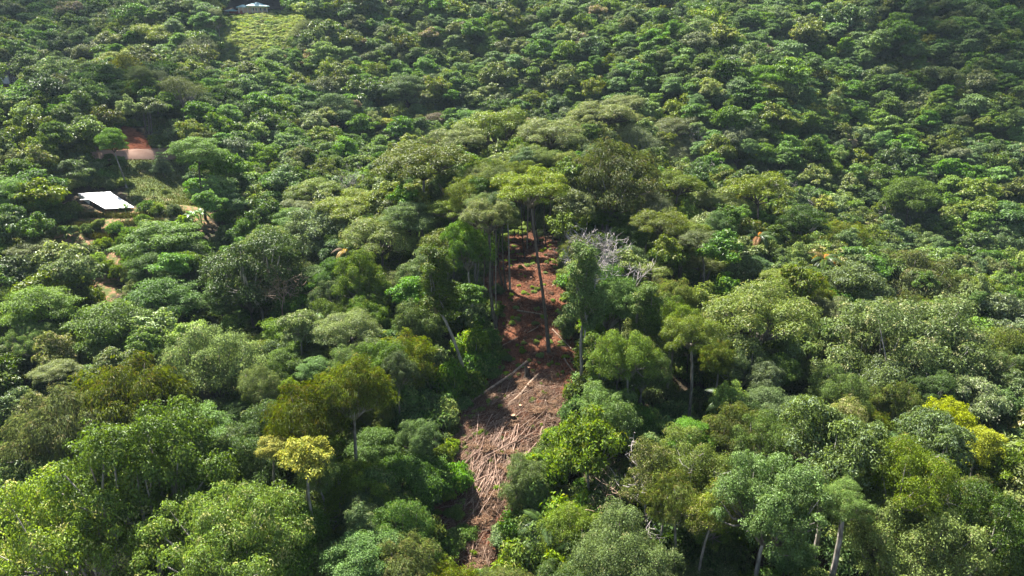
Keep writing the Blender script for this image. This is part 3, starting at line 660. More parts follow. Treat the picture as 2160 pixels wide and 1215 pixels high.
for i in order:
    x, y, z = cx_[i], cy_[i], gzs[i]; zn = zone_of(x, y)
    u = frng.uniform()
    if zn == 'far': R = (2.5 if x > -60 else 3.2)+3.0*u**1.8 + max(0, y-300)*.004; H = frng.uniform(6.5, 13)+R*1.0
    elif zn == 'left': R = 2.6+2.4*u; H = frng.uniform(10, 16)
    elif zn == 'crest': R = 2.6+2.4*u; H = frng.uniform(13, 20)
    else: R = 2.3+2.7*u; H = frng.uniform(8, 14)
    if zn == 'far' and frng.uniform() < .07: R *= 1.6; H += frng.uniform(2, 6)
    if zn == 'near' and y < 75: H = frng.uniform(6, 12)
    key = str(frng.choice(pool[zn], p=np.array(pool[zn+'w'])/sum(pool[zn+'w'])))
    if key == 'column': R *= .6
    if not near_ok(x, y, R, .41 if zn == 'far' else .48): continue
    ch = min(SPEC[key]['depth']*R, .9*H)
    q = project(np.array([x, y, z+H])); mpx = 1.5*R*F/q[2][0]
    if q[0][0] < -mpx or q[0][0] > 2160+mpx or q[1][0] > 1215+20: continue
    if q[1][0] < -140: continue
    if cover(x, y, z+H, R, ch, kp): 
        H *= .55; R *= .7; ch = min(SPEC[key]['depth']*R, .9*H)
        if cover(x, y, z+H, R, ch, kp, grow=1.05): continue
    if shades(x, y, z+H-ch*.5, R, ch): continue
    if in_poly(x, y, W_CLEAR) or in_poly(x, y, W_GARDEN) or in_poly(x, y, W_LAWN) or in_poly(x, y, W_MEADOW) or in_poly(x, y, W_BANK): continue
    if zn != 'far' and cover(x, y, z+H, R, ch, hp, slack=-2):
        H *= .6; R *= .75; ch = min(SPEC[key]['depth']*R, .9*H)
        if H < 6 or cover(x, y, z+H, R, ch, hp, slack=-2): continue
    cells.setdefault((int(x//CELL), int(y//CELL)), []).append((x, y, R))
    fill.append(dict(key=key, x=x, y=y, H=H, R=R, depth=None, zone=zn, app=R/math.hypot(x, y), pxy=(q[0][0], q[1][0])))

# ------------------------------------------------------------------ build the single trees
print('heroes', len(heroes), 'fill', len(fill))
cl = np.mean(W_CLEAR, 0); shed_xy = on_ground(225, 447)[:2]; fan_xy = on_ground(1040, 1000)[:2]
def where(x, y, zn):
    if zn == 'far': return 'on the sunlit far hillside', 'trees on the sunlit far hillside'
    if zn == 'left':
        return ('on the slope around the white roofed shed', 'trees around the shed garden') if math.hypot(x-shed_xy[0], y-shed_xy[1]) < 45 else ('on the slope between the shed and the crest', 'trees between shed and crest')
    if zn == 'crest': return 'on the crest at the top of the clearing', 'trees along the crest'
    if math.hypot(x-fan_xy[0], y-fan_xy[1]) < 24: return 'next to the pile of cut poles', 'trees next to the cut poles'
    if x < 0: return 'in the forest below the shed garden', 'trees below the shed garden'
    return 'in the valley forest below the great umbrella tree', 'trees in the lower valley forest'
POLES = [(1048,692,21,2.2),(1060,602,20,2.4),(1068,616,21,2.0),(1076,612,19,2.2),(1039,604,20,2.3),(1107,548,19,2.6),(1112,524,20,2.6),(1136,516,18,2.4),(1152,520,20,2.6),
         (1168,512,19,2.6),(1182,522,20,2.6),(1016,656,19,2.4),(1004,624,20,2.4),(1126,500,20,2.8),(1052,535,19,2.6),(1190,545,19,2.4),(1030,560,19,2.4)]
for i, (px, py, H, R) in enumerate(POLES):
    b = on_ground(px, py); r_ = np.random.default_rng(i+70)
    x, y = b[0]+r_.normal()*.8, b[1]+r_.normal()*.8+.6
    build_tree('tree', x, y, ('round','umbrella','fine')[i % 3], H, R*1.25, 1.3, 'slim straight trunked tree at the shaded upper edge of the clearing', 'slim trees at the upper clearing edge', base=(b[0], b[1]), barkm=M['bark_dark' if i % 3 else 'bark_pale'], rt=.13+.02*(i % 4))
FIRST = {}
for h in heroes:
    ex = h['ex']
    dp = h['depth']
    if h['y'] < 105 and h['key'] not in ('umbrella','sparse','layer','conifer','column','yellow') and 'bark' not in ex: dp = max(dp, .78*h['H']/h['R'])
    o = build_tree('tree', h['x'], h['y'], h['key'], h['H'], h['R'], dp, h['label'], None, base=h['base'],
                   barkm=M[ex['bark']] if 'bark' in ex else None, rt=ex.get('rt'), variant=ex.get('v'))
fill.sort(key=lambda t: -t['app'])
NIND = 300-len(heroes)-len(POLES)
vis = [t for t in fill if -20 < t['pxy'][0] < 2180]
single = vis[:NIND]; sid = set(id(t) for t in single)
for t in single:
    w, g = where(t['x'], t['y'], t['zone'])
    lab = SPEC[t['key']]['label']+' '+w
    build_tree('tree', t['x'], t['y'], t['key'], t['H'], t['R'], (.78 if t['key'] == 'umbrella' else SPEC[t['key']]['depth']) if t['zone'] == 'crest' or t['key'] in ('umbrella','layer','column') else max(SPEC[t['key']]['depth'], .72*t['H']/t['R']), lab, lab)

# ------------------------------------------------------------------ the far wood: one mass, crowns placed by geometry nodes
def scatter(name, items, protos, label, cat):
    """items: (x,y,z, rotz, sx, sz, proto index); protos: list of meshes"""
    A = np.array([it[:3] for it in items], np.float32)
    me = bpy.data.meshes.new(name); me.vertices.add(len(A)); me.vertices.foreach_set('co', A.ravel())
    def at(nm, ty, vals, key='value'):
        a = me.attributes.new(nm, ty, 'POINT'); a.data.foreach_set(key, np.asarray(vals, np.float32 if ty != 'INT' else np.int32).ravel())
    at('rot', 'FLOAT_VECTOR', [(it[7] if len(it) > 7 else 0, it[8] if len(it) > 7 else 0, it[3]) for it in items], 'vector'); at('sc', 'FLOAT_VECTOR', [(it[4],it[4]*(it[9] if len(it) > 7 else 1),it[5]) for it in items], 'vector'); at('kindex', 'INT', [it[6] for it in items])
    o = obj(name, me); tag(o, label, cat, None, 'stuff')
    ng = bpy.data.node_groups.new(name, 'GeometryNodeTree'); ng.interface.new_socket('Geometry', in_out='INPUT', socket_type='NodeSocketGeometry'); ng.interface.new_socket('Geometry', in_out='OUTPUT', socket_type='NodeSocketGeometry')
    gi = ng.nodes.new('NodeGroupInput'); go = ng.nodes.new('NodeGroupOutput'); jn = ng.nodes.new('GeometryNodeJoinGeometry')
    def named(nm, ty): n = ng.nodes.new('GeometryNodeInputNamedAttribute'); n.data_type = ty; n.inputs[0].default_value = nm; return n.outputs[0]
    rot = named('rot', 'FLOAT_VECTOR'); sc = named('sc', 'FLOAT_VECTOR'); kd = named('kindex', 'INT')
    for k, pm in enumerate(protos):
        po = bpy.data.objects.new(pm.name, pm)           # source shape only, linked nowhere
        oi = ng.nodes.new('GeometryNodeObjectInfo'); oi.inputs['Object'].default_value = po; oi.inputs['As Instance'].default_value = True
        cmp = ng.nodes.new('FunctionNodeCompare'); cmp.data_type = 'INT'; cmp.operation = 'EQUAL'; ng.links.new(kd, cmp.inputs[2]); cmp.inputs[3].default_value = k
        ip = ng.nodes.new('GeometryNodeInstanceOnPoints'); ng.links.new(gi.outputs[0], ip.inputs['Points']); ng.links.new(cmp.outputs[0], ip.inputs['Selection'])
        ng.links.new(oi.outputs['Geometry'], ip.inputs['Instance'])
        e2r = ng.nodes.new('FunctionNodeEulerToRotation'); ng.links.new(rot, e2r.inputs[0]); ng.links.new(e2r.outputs[0], ip.inputs['Rotation']); ng.links.new(sc, ip.inputs['Scale'])
        ng.links.new(ip.outputs[0], jn.inputs[0])
    ng.links.new(jn.outputs[0], go.inputs[0]); md = o.modifiers.new('scatter', 'NODES'); md.node_group = ng
    return o
fkeys = [k for k in FARSPEC]; protos = [m for k in fkeys for m in FARSPEC[k]]
items = []
for t in fill:
    if id(t) in sid: continue
    k = t['key'] if t['key'] in FARSPEC else 'round'
    sp = SPEC[k]; ch = min(sp['depth']*t['R'], .9*t['H']); z = float(ground(t['x'], t['y']))+t['H']-ch*1.02
    items.append((t['x'], t['y'], z, frng.uniform(0, 6.28), t['R'], ch/sp['depth'], fkeys.index(k)*2+int(frng.integers(2)), frng.normal()*.12, frng.normal()*.12, frng.uniform(.75,1.25)))
scatter('forest', items, protos, 'dense green forest covering the far hillsides', 'forest')

# undergrowth that hides the forest floor
und = []; n_u = 17000
uy = np.sqrt(frng.uniform(46**2, 340**2, n_u)); ux = frng.uniform(-1, 1, n_u)*(uy*.80+8); uz = ground(ux, uy)
inc = in_poly(ux, uy, W_CLEAR) | in_poly(ux, uy, W_GARDEN) | in_poly(ux, uy, W_LAWN) | in_poly(ux, uy, W_BANK) | in_poly(ux, uy, W_MEADOW)
for x, y, z, b in zip(ux, uy, uz, inc):
    if b: continue
    R = frng.uniform(1.0, 2.6)
    if cover(x, y, z+R*1.1, R, R, kp, slack=2): continue
    und.append((x, y, z-.15, frng.uniform(0, 6.28), R, R*frng.uniform(.8, 1.5), int(frng.integers(4))))
scatter('undergrowth', und, [v[0] for v in SPEC['shrub']['v']], 'leafy green undergrowth covering the forest floor', 'undergrowth')

# ------------------------------------------------------------------ single shrubs and saplings around the open ground
SHR = [('shrub',905,832,5,90),('brightshrub',945,850,4,60),('shrub',870,880,5,100),('sapling',930,905,6,80),('shrub',890,960,5,110),('sapling',850,820,7,80),('shrub',960,985,3.5,70),('brightshrub',890,1085,5,80),
 ('shrub',905,1120,3,90),('shrub',1060,1120,1.2,60),('shrub',945,1135,1.6,60),('shrub',985,1115,1.0,50),('sapling',850,1050,6,90),('shrub',1105,1080,3.4,90),('sapling',1130,1010,6,90),('brightshrub',1150,970,5,90),('shrub',1180,930,4,100),
 ('shrub',1205,870,4,80),('sapling',1215,840,5,60),('shrub',1240,800,5,80),('shrub',1260,720,6,80),('brightshrub',1250,660,5,70),('sapling',1000,690,7,80),('shrub',1010,745,4,80),('shrub',985,780,4,70),('sapling',960,760,7,80),
 ('shrub',1030,700,3,50),('shrub',1040,640,3,40),('shrub',995,640,4,60),('shrub',1195,560,4,50),('sapling',1200,620,7,70),('brightshrub',1205,505,3,30),('shrub',1100,1160,4,110),('brightshrub',1210,1060,6,130),('shrub',1270,1060,6,110),
 ('sapling',1300,1000,8,90),('brightshrub',1110,1055,3.5,70),('shrub',1130,1110,5,100),('shrub',920,780,5,80),('sapling',900,740,8,90),('shrub',1300,870,6,90),('brightshrub',1350,860,6,80),('shrub',1400,900,6,90),
 ('shrub',900,1170,4,110),('brightshrub',1180,1150,5,110),('sapling',800,1000,8,90),('shrub',760,1100,5,100),('sapling',680,1130,6,90)]
for i, (key, px, py, H, dpx) in enumerate(SHR):
    p = hit(px, py, H); f = float(project(p)[2][0]); R = max(dpx/2*f/F, .8)
    if cover(p[0], p[1], p[2], R*.8, min(H, R*SPEC[key]['depth']), kp[kp[:,1] < 930], slack=3) and H > 2.6: H *= .6; R *= .7
    k_ = 'shrub' if key != 'sapling' else 'sapling'
    w = 'beside the fallen logs on the cleared slope' if 640 < py < 900 else ('around the lower end of the cut poles' if py >= 900 else 'at the upper edge of the clearing')
    build_tree(k_, p[0], p[1], key, H, R, max(SPEC[key]['depth'], .85*H/R), SPEC[key]['label']+' '+w, SPEC[key]['label']+' '+w, cat='shrub' if k_ == 'shrub' else 'tree')
er = np.random.default_rng(31); EDGE = PX_OPEN[2:9]+[(0,0)]+PX_OPEN[13:22]
for i in range(46):
    j = int(er.integers(len(EDGE)-1)); a_, b_ = EDGE[j], EDGE[j+1]
    if a_ == (0,0) or b_ == (0,0): continue
    t = er.uniform(); side = 1 if j < 7 else -1; g_ = on_ground(a_[0]*(1-t)+b_[0]*t+side*abs(er.normal()*12), a_[1]*(1-t)+b_[1]*t); R = er.uniform(.6, 1.3)
    build_tree('shrub', g_[0], g_[1], ('shrub','shrub','brightshrub')[i % 3], R*er.uniform(.9,1.6), R, 1.2, 'small leafy bush creeping in from the edge of the clearing', 'small bushes along the clearing edge', cat='shrub')
# sunlit plants behind the two people
for i in range(26):
    p = at_y(1062+((i*37) % 52), 490, 147+i*.8); H = .7+.3*((i*7) % 5)/5
    build_tree('shrub', p[0], p[1], 'brightshrub', H, 1.25, .8, 'low bright sunlit plant behind the two standing people', 'sunlit plants behind the people', cat='shrub')
for px, py, H, d in [(207,462,2.4,26),(240,470,2.2,34),(151,476,2,22),(182,474,2,26),(130,478,2.4,22),(322,398,2,8),(348,400,3.2,16),(305,425,2.6,40),(330,430,2.4,30),(365,432,2.4,30),(275,480,2.6,40),(312,465,2.2,46),
                     (172,520,3.4,60),(150,560,3.6,60),(200,535,3,44),(222,550,2.6,34),(215,505,2,30),(260,500,2.8,36),(130,600,3.6,60),(180,610,3.6,56),(120,445,3,50),(150,430,3,40),(385,455,3,40),(300,452,2.2,30),(245,560,3,34)]:
    p = hit(px, py, H); f = float(project(p)[2][0]); R = max(d/2*f/F, .45)
    build_tree('shrub', p[0], p[1], ('shrub','brightshrub')[(px+py) % 3 == 0], H, R, max(1.0, .9*H/R), 'garden bush growing on the terraces below the white roofed shed', 'garden bushes', cat='shrub')

# ------------------------------------------------------------------ palms, bananas
def frond_mesh(L=3.2, mat=None, rise=.55, n=22, name='frond', lw=.07, ll=.75):
    t = np.linspace(0, 1, 9); P = np.c_[L*(t-.12*t**2.5)*.92, np.zeros(9), L*(rise*t-1.05*rise*1.5*t**2.2)]
    mb = MB(); mb.tube(P, np.linspace(.035,.008,9), 4)
    for i in range(n):
        f = .12+.87*i/n; c = np.array([np.interp(f, t, P[:,k]) for k in range(3)]); c2 = np.array([np.interp(min(1, f+.04), t, P[:,k]) for k in range(3)]); d = unit(c2-c)
        l = ll*math.sin(math.pi*min(1, .18+f*.8))**.6
        for sgn in (-1, 1):
            sd = np.array([0, sgn, 0])*.8+d*.55; up = np.array([0,0,1.])
            tip = c+sd*l-up*l*.38; mid = c+sd*l*.5+up*.03
            mb.add([c-d*lw*.5, mid-d*lw, tip, mid+d*lw], [(0,1,2,3) if sgn > 0 else (3,2,1,0)])
    return mb.mesh(name, mat)
FM = {k: frond_mesh(mat=M[k]) for k in ('frond','frond_yellow','frond_orange','frond_brown')}
def palm(px, py, H, label, L=1.0, nf=13, colours=None, drop=None):
    """px, py: heart of the crown"""
    p = hit(px, py, H); gz = float(ground(p[0], p[1])); e = empty('palm', (p[0], p[1], gz)); tag(e, label, 'palm')
    rng = np.random.default_rng(int(px)); obj('trunk', trunk_mesh((rng.normal()*.2, rng.normal()*.2, H-.2), .12, M['bark_pale'], rng), e)
    for i in range(nf):
        k = (colours[i % len(colours)] if colours else 'frond'); a = i*2.39996; tl = -.75+1.15*(i/nf) if drop is None else drop
        s_ = L*rng.uniform(.8, 1.1)
        obj('frond', FM[k], e, (0,0,H-.25), (0, tl, a), (s_, s_, s_))
palm(1600,502,12,'palm with drooping orange lower fronds beside the thin dark limbed tree', 1.25, 13, ['frond','frond','frond','frond_orange'])
palm(1740,548,12,'palm with yellow and orange fronds above the silvery tree', 1.25, 13, ['frond','frond_yellow','frond','frond_orange','frond'])
palm(730,530,13,'tall palm with a pale thin trunk in the dark gully', 1.0, 11, ['frond','frond','frond_yellow','frond','frond_brown'])
palm(1150,1120,4,'fan of long feathery palm fronds at the bottom of the cleared slope', 1.15, 12)
palm(1545,855,6,'arching palm between the dome tree and the great umbrella trunk', 1.3, 11, ['frond','frond','frond_yellow'])
palm(1650,900,6,'dark palm at the foot of the great umbrella tree', 1.2, 11)
palm(1285,760,5,'palm low at the shaded side of the clearing', 1.1, 10)
palm(1410,600,8,'small palm near the round olive tree', 1.0, 10)
palm(1230,1150,5,'palm half hidden by light green leaves near the feathery palm', 1.0, 10)
palm(890,690,7,'dark palm in the shaded gully', 1.0, 10)
def banana_leaf():
    t = np.linspace(0, 1, 8); w = .34*np.sin(math.pi*np.clip(t*.93+.06, 0, 1))**.6; x = 2.3*t*(1-.1*t); z = 1.5*t-1.9*t**2.3
    V = []; 
    for i in range(8): V += [[x[i],-w[i],z[i]+w[i]*.35],[x[i],0,z[i]],[x[i],w[i],z[i]+w[i]*.35]]
    mb = MB(); mb.add(V, [(i*3+j, i*3+j+1, i*3+j+4, i*3+j+3) for i in range(7) for j in (0,1)]); return mb.mesh('leaf', M['banana'], True)
BL = banana_leaf()
for i, (px, py, s_) in enumerate([(408,478,1.25),(394,487,1.1),(425,470,1.1),(440,432,1.1),(140,505,1.0),(110,480,1.2),(265,447,.7)]):
    b = on_ground(px, py); e = empty('banana_plant', b, i); tag(e, 'broad leaved banana plant on the edge of the shed garden', 'banana plant', 'banana plants around the garden')
    mb = MB(); mb.tube([(0,0,-.2),(0,0,.9*s_),(0,0,1.7*s_)], [.14*s_,.11*s_,.07*s_], 6); obj('stem', mb.mesh('stem', M['banana']), e)
    for k in range(8): obj('leaf', BL, e, (0,0,1.6*s_), (0, -.55+.11*k, k*2.4), (s_,s_,s_))

# ------------------------------------------------------------------ bare and dead trees
def twigs(mb, p, d, L, r, g, rng, spread=.55, gmax=4, up=.15):
    k = 3; pts = [p]; q = p.copy(); dd = d.copy()
    for i in range(k):
        dd = unit(dd+rng.normal(size=3)*.22+np.array([0,0,up*.3])); q = q+dd*L/k; pts.append(q.copy())
    mb.tube(pts, np.maximum(np.linspace(r, r*.55, k+1), .024), 3 if g > 2 else 5, cap=False)
    if g >= gmax: return
    for c in range(3 if g < 3 else 2):
        f = pts[-1] if c == 0 else pts[rng.integers(1, k+1)]
        nd = unit(dd+spread*1.5*rng.normal(size=3)+np.array([0,0,up])); twigs(mb, f, nd, L*rng.uniform(.55,.85), r*.55, g+1, rng, spread, gmax, up)
def dead_tree(px, py, H, dpx, label, base=None, gmax=5, crown=.5, y=None, mat='dead', seed=0, r=.14, spread=.55):
    if base: b = on_ground(*base); t = at_y(px, py, b[1]); H = t[2]-b[2]; top = t
    else:
        p = hit(px, py, H); b = np.array([p[0], p[1], float(ground(p[0], p[1]))]); top = np.array([p[0], p[1], b[2]+H])
    f = float(project(top)[2][0]); R = dpx/2*f/F; rng = np.random.default_rng(int(px)+seed)
    e = empty('bare_tree', b); tag(e, label, 'bare tree')
    h0 = H*(1-crown); off = (top-b)*np.array([1,1,0])
    obj('trunk', trunk_mesh((off[0]*.8, off[1]*.8, h0), r, M[mat], rng), e)
    mb = MB(); n = 6
    for i in range(n):
        a = i*6.283/n+rng.uniform(-.4,.4); d = unit(np.array([math.cos(a)*R*.55, math.sin(a)*R*.55, H*crown*.42*rng.uniform(.5,1.2)]))
        twigs(mb, np.array([off[0]*.8, off[1]*.8, h0-.1-.04*i*H*crown]), d, .42*math.hypot(R, H*crown)*rng.uniform(.8,1.1), r*.55, 1, rng, spread, gmax)
    obj('branches', mb.mesh('branches', M[mat]), e)
dead_tree(1250,462,20,84,'bare grey dead crown rising over the vine draped tree',base=(1230,800),crown=.42,r=.17,gmax=6)
dead_tree(1345,515,15,70,'crooked bare snag on the side of the clearing',crown=.45,gmax=3,r=.12)
dead_tree(1858,425,13,120,'leafless grey tree standing above the olive crowns',crown=.75,r=.15,gmax=6)
dead_tree(1940,440,12,110,'leafless pale tree next to the leafless grey one',crown=.75,r=.1,seed=3,gmax=4)
dead_tree(1482,270,15,46,'tiny leafless tree at the edge of the far hill',crown=.4)
dead_tree(1665,365,18,110,'leafless tree behind the thin dark limbed tree',crown=.5,gmax=5)
dead_tree(1495,345,16,70,'leafless tree behind the olive umbrella tree',crown=.5)
dead_tree(728,352,17,70,'leafless pinkish tree beside the broad flat umbrella tree',crown=.45)
dead_tree(1410,928,14,130,'bare grey branches reaching over the cream flowering tree',crown=.5,gmax=5,spread=.7)
dead_tree(1300,960,9,80,'brown leafless thicket under the bright yellow green tree',crown=.85,mat='log',r=.07)
dead_tree(590,545,18,70,'tan twiggy dead top beside the large dark round tree',crown=.35,gmax=5,mat='log')
dead_tree(200,85,16,60,'white leafless crown on the shaded left hill',crown=.4)
dead_tree(1950,935,16,150,'long bare branches among the silvery leaves',crown=.35,gmax=4)
for i, (px, py, h) in enumerate([(308,282,14),(314,284,15),(320,286,13),(342,262,12),(95,165,11),(458,100,11)]):
    b = on_ground(px, py); rng = np.random.default_rng(i); x, y = b[0]+.5, b[1]
    build_tree('tree', x, y, ('fine','grey')[i % 2], h+3, 3.0, 1.0, 'tall tree with a bare white trunk above the red earth bank' if i < 4 else 'tall tree with a bare white trunk on the far left hill', 'white trunked trees above the road' if i < 4 else 'white trunked far trees', base=(b[0], b[1]), barkm=M['bark_pale'], rt=.22)

# ------------------------------------------------------------------ felled wood, stumps and litter on the clearing
def log_between(a, b, r, name, label, group=None, mat='log', lift=.0, cat='log', taper=.7):
    A = on_ground(*a) if len(a) == 2 else np.array(a); B = on_ground(*b) if len(b) == 2 else np.array(b)
    rng = np.random.default_rng(int(abs(A[0]*1000)+abs(B[1])*77) % 99999)
    n = 6; t = np.linspace(0, 1, n)[:,None]; P = A*(1-t)+B*t; gz = ground(P[:,0], P[:,1])
    k = np.polyfit(t[:,0], gz, 1); P[:,2] = np.maximum(np.polyval(k, t[:,0]), gz-.12)+r*.6+.12+lift
    P[1:-1] += rng.normal(size=(n-2,3))*np.linalg.norm(B-A)*.006
    c = P[0].copy(); mb = MB(); mb.tube(P-c, np.linspace(r, r*taper, n), 7 if r > .07 else 5)
    o = obj(name, mb.mesh(name, M[mat], False), None, c); tag(o, label, cat, group); return o
LOGS = [((1112,766),(945,886),.2,'long pale trunk lying across the slope down to the forest edge'),((1136,792),(1034,902),.17,'pale debarked log lying below the upright stump'),((1145,905),(1132,968),.17,'short grey log lying beside the cut poles'),
 ((1090,658),(1146,669),.14,'dark log lying across the sunny upper clearing'),((1050,952),(1000,1000),.24,'thick short log under the fan of poles'),((1012,830),(968,852),.12,'split trunk piece beside the long pale trunk'),
 ((1000,838),(948,872),.1,'thin pole lying along the long pale trunk'),((1135,695),(1060,735),.09,'slender log in the shaded middle of the clearing'),((1165,700),(1205,740),.1,'slender log at the foot of the bare curved trunk'),
 ((1078,800),(1062,850),.08,'thin forked branch leaning below the stump'),((1080,850),(1030,905),.09,'second debarked pole next to the pale log'),((1190,760),(1215,800),.1,'short log by the vine draped trunk'),
 ((1150,852),(1165,905),.1,'dead upright branch fallen beside the grey log'),((1050,700),(1010,690),.1,'log half hidden at the shaded edge')]
for a, b, r, lab in LOGS: log_between(a, b, r, 'log', lab)
prng = np.random.default_rng(4)
for i in range(150):
    u = prng.uniform(); sx = 1040+prng.normal()*48+45*(1-u); sy = 880+150*u
    ang = math.radians(prng.normal(60, 24)); ln = prng.uniform(50, 140)
    ex_, ey_ = sx-math.cos(ang)*ln, sy+math.sin(ang)*ln
    if ey_ > 1105 or not in_poly(ex_, ey_, [(930,940),(1180,860),(1130,1000),(1090,1110),(940,1110)]): 
        ln *= .55; ex_, ey_ = sx-math.cos(ang)*ln, sy+math.sin(ang)*ln
    log_between((sx, sy), (ex_, ey_), prng.choice([.025,.035,.045,.06,.1], p=[.25,.3,.25,.15,.05]), 'cut_pole', 'thin pale cut pole in the fan of poles on the lower clearing', 'cut poles fanned on the slope', lift=prng.uniform(.05, .5), cat='pole', taper=.6, mat='pole')
for i in range(14):
    sx, sy = 1000+prng.normal()*32, 1120+prng.uniform(0, 50)
    log_between((sx, sy), (sx+prng.normal()*18, sy+prng.uniform(20,50)), prng.uniform(.03,.05), 'cut_pole', 'thin dry pole among shrubs below the fan of poles', 'dry poles below the fan', lift=prng.uniform(.1,.6), cat='pole', mat='pole')
def stump(px, py, h, r, label, tall=False):
    b = on_ground(px, py); e = empty('stump', b); tag(e, label, 'stump'); rng = np.random.default_rng(int(px))
    mb = MB(); n = 9; V = []; 
    for k, (z, q) in enumerate([(-.2,1.7),(.05,1.35),(h*.35,1.05),(h,.95)]):
        for i in range(n): 
            a = i*6.283/n; w = q*r*(1+.18*math.sin(a*3+px)*(1 if k < 2 else .4)); V.append([w*math.cos(a), w*math.sin(a), z+(rng.uniform(-.25,.35)*h if tall and k == 3 else 0)])
    mb.add(V, [(k*n+i, k*n+(i+1)%n, (k+1)*n+(i+1)%n, (k+1)*n+i) for k in range(3) for i in range(n)]); obj('bark', mb.mesh('bark', M['bark_dark'], True), e)
    mb = MB(); mb.add([[.93*r*math.cos(i*6.283/n), .93*r*math.sin(i*6.283/n), h*.99] for i in range(n)], [tuple(range(n))]); obj('cut_face', mb.mesh('cut_face', M['cutwood']), e)
stump(1112,798,1.7,.36,'dark splintered upright stump in the middle of the slope',True)
stump(1082,893,.9,.32,'cut stump with a fresh pinkish top beside the poles'); stump(1098,860,.4,.25,'low dark stump above the fresh cut stump'); stump(1060,840,.5,.2,'small stump beside the long pale trunk')
stump(1150,985,.4,.22,'small stump at the foot of the short grey log'); stump(1120,590,.3,.2,'small stump on the sunny upper clearing')
# litter: too many leaves and twigs to count
def in_plot(n, poly, rng):
    a = np.array(poly); out = []
    lo, hi = a.min(0), a.max(0)
    P = rng.uniform(lo, hi, (n*4, 2)); m = in_poly(P[:,0], P[:,1], poly); return P[m][:n]
lr = np.random.default_rng(9)
def fine_ground(x, y): return ground(x, y)+.28*vnoise(x, y, 1.7, 8)+.16*vnoise(x, y, .8, 9)
P2 = in_plot(34000, W_CLEAR, lr); z = fine_ground(P2[:,0], P2[:,1])
P3 = np.c_[P2, z+.03]; nl = len(P3); Nn = unit(np.array([0,-.25,1.])+.5*lr.normal(size=(nl,3))); D = unit(lr.normal(size=(nl,3))); D = unit(D-(D*Nn).sum(1)[:,None]*Nn); S = np.cross(Nn, D)
Ls = lr.uniform(.1,.34,(nl,1)); Ws = Ls*lr.uniform(.3,.7,(nl,1)); V = np.stack([P3, P3+D*Ls*.5+S*Ws*.5+Nn*.03, P3+D*Ls+Nn*.05, P3+D*Ls*.5-S*Ws*.5+Nn*.03], 1).reshape(-1,3)
i_ = np.arange(nl)*4; tag(obj('leaf_litter', mesh_np('leaf_litter', V, np.stack([np.c_[i_,i_+3,i_+2],np.c_[i_,i_+2,i_+1]],1).reshape(-1,3), M['litter'])), 'rusty brown leaf litter strewn over the cleared slope', 'leaf litter', None, 'stuff')
def sticks(name, n, poly, lmin, lmax, r, ang, sd, lift, label):
    Q = in_plot(n, poly, lr); a = lr.normal(ang, sd, len(Q)); L_ = lr.uniform(lmin, lmax, len(Q)); d = np.c_[np.cos(a), np.sin(a)]
    A = Q-d*L_[:,None]/2; B = Q+d*L_[:,None]/2; lift_ = lr.uniform(.02, lift, len(Q))
    A = np.c_[A, ground(A[:,0],A[:,1])+lift_]; B = np.c_[B, ground(B[:,0],B[:,1])+lr.uniform(.02, lift, len(Q))]
    t = unit(B-A); u = unit(np.cross(t, [0,0,1.])); v = np.cross(t, u); rr = lr.uniform(.5,1.3,(len(Q),1))*r
    V = np.stack([A+u*rr, A-u*rr*.5+v*rr*.87, A-u*rr*.5-v*rr*.87, B+u*rr*.6, B-u*rr*.3+v*rr*.5, B-u*rr*.3-v*rr*.5], 1).reshape(-1,3)
    k = np.arange(len(Q))[:,None]*6; Fq = np.concatenate([k+np.array([0,1,4,3]), k+np.array([1,2,5,4]), k+np.array([2,0,3,5])])
    tag(obj(name, mesh_np(name, V, Fq, M['stick'])), label, 'brushwood', None, 'stuff')
LOWER = plot([(1040,800),(1180,790),(1190,880),(1150,990),(1085,1015),(1090,1100),(1030,1190),(960,1190),(930,1090),(985,1010),(925,965),(945,885)])
sticks('brushwood', 4200, LOWER, .6, 3.0, .022, math.radians(55), .75, .55, 'tangled dry brushwood between the cut poles')
sticks('twigs', 900, W_CLEAR, .5, 2.0, .018, .5, 1.2, .2, 'thin fallen twigs over the whole clearing')
se = []
Q = in_plot(420, W_CLEAR, lr)
for q in Q:
    if lr.uniform() < .35 or q[1] < 95: se.append((q[0], q[1], float(fine_ground(q[0], q[1]))-.05, lr.uniform(0, 6.28), lr.uniform(.2,.55), lr.uniform(.25,.6), int(lr.integers(2))))
scatter('seedlings', se, [v[0] for v in SPEC['brightshrub']['v']], 'small green seedlings sprouting on the cleared slope', 'seedlings')

wm = SPEC['brightshrub']['v'][1][0].copy(); wm.materials.clear(); wm.materials.append(island_mat('wilted_leaf', [(0,(.05,.025,.015)),(.4,(.14,.07,.035)),(.8,(.22,.13,.075)),(1,(.3,.22,.14))])); wm.name = 'wilted_heap'
wi = [(q[0], q[1], float(ground(q[0], q[1]))-.12, lr.uniform(0,6.28), lr.uniform(.5,1.5), lr.uniform(.2,.6), 0) for q in in_plot(110, LOWER, lr)]+[(q[0], q[1], float(ground(q[0], q[1]))-.1, lr.uniform(0,6.28), lr.uniform(.3,.8), lr.uniform(.12,.35), 0) for q in in_plot(60, W_CLEAR, lr)]
scatter('wilted_slash', wi, [wm], 'heaps of wilted brown leafy slash among the cut poles', 'slash')

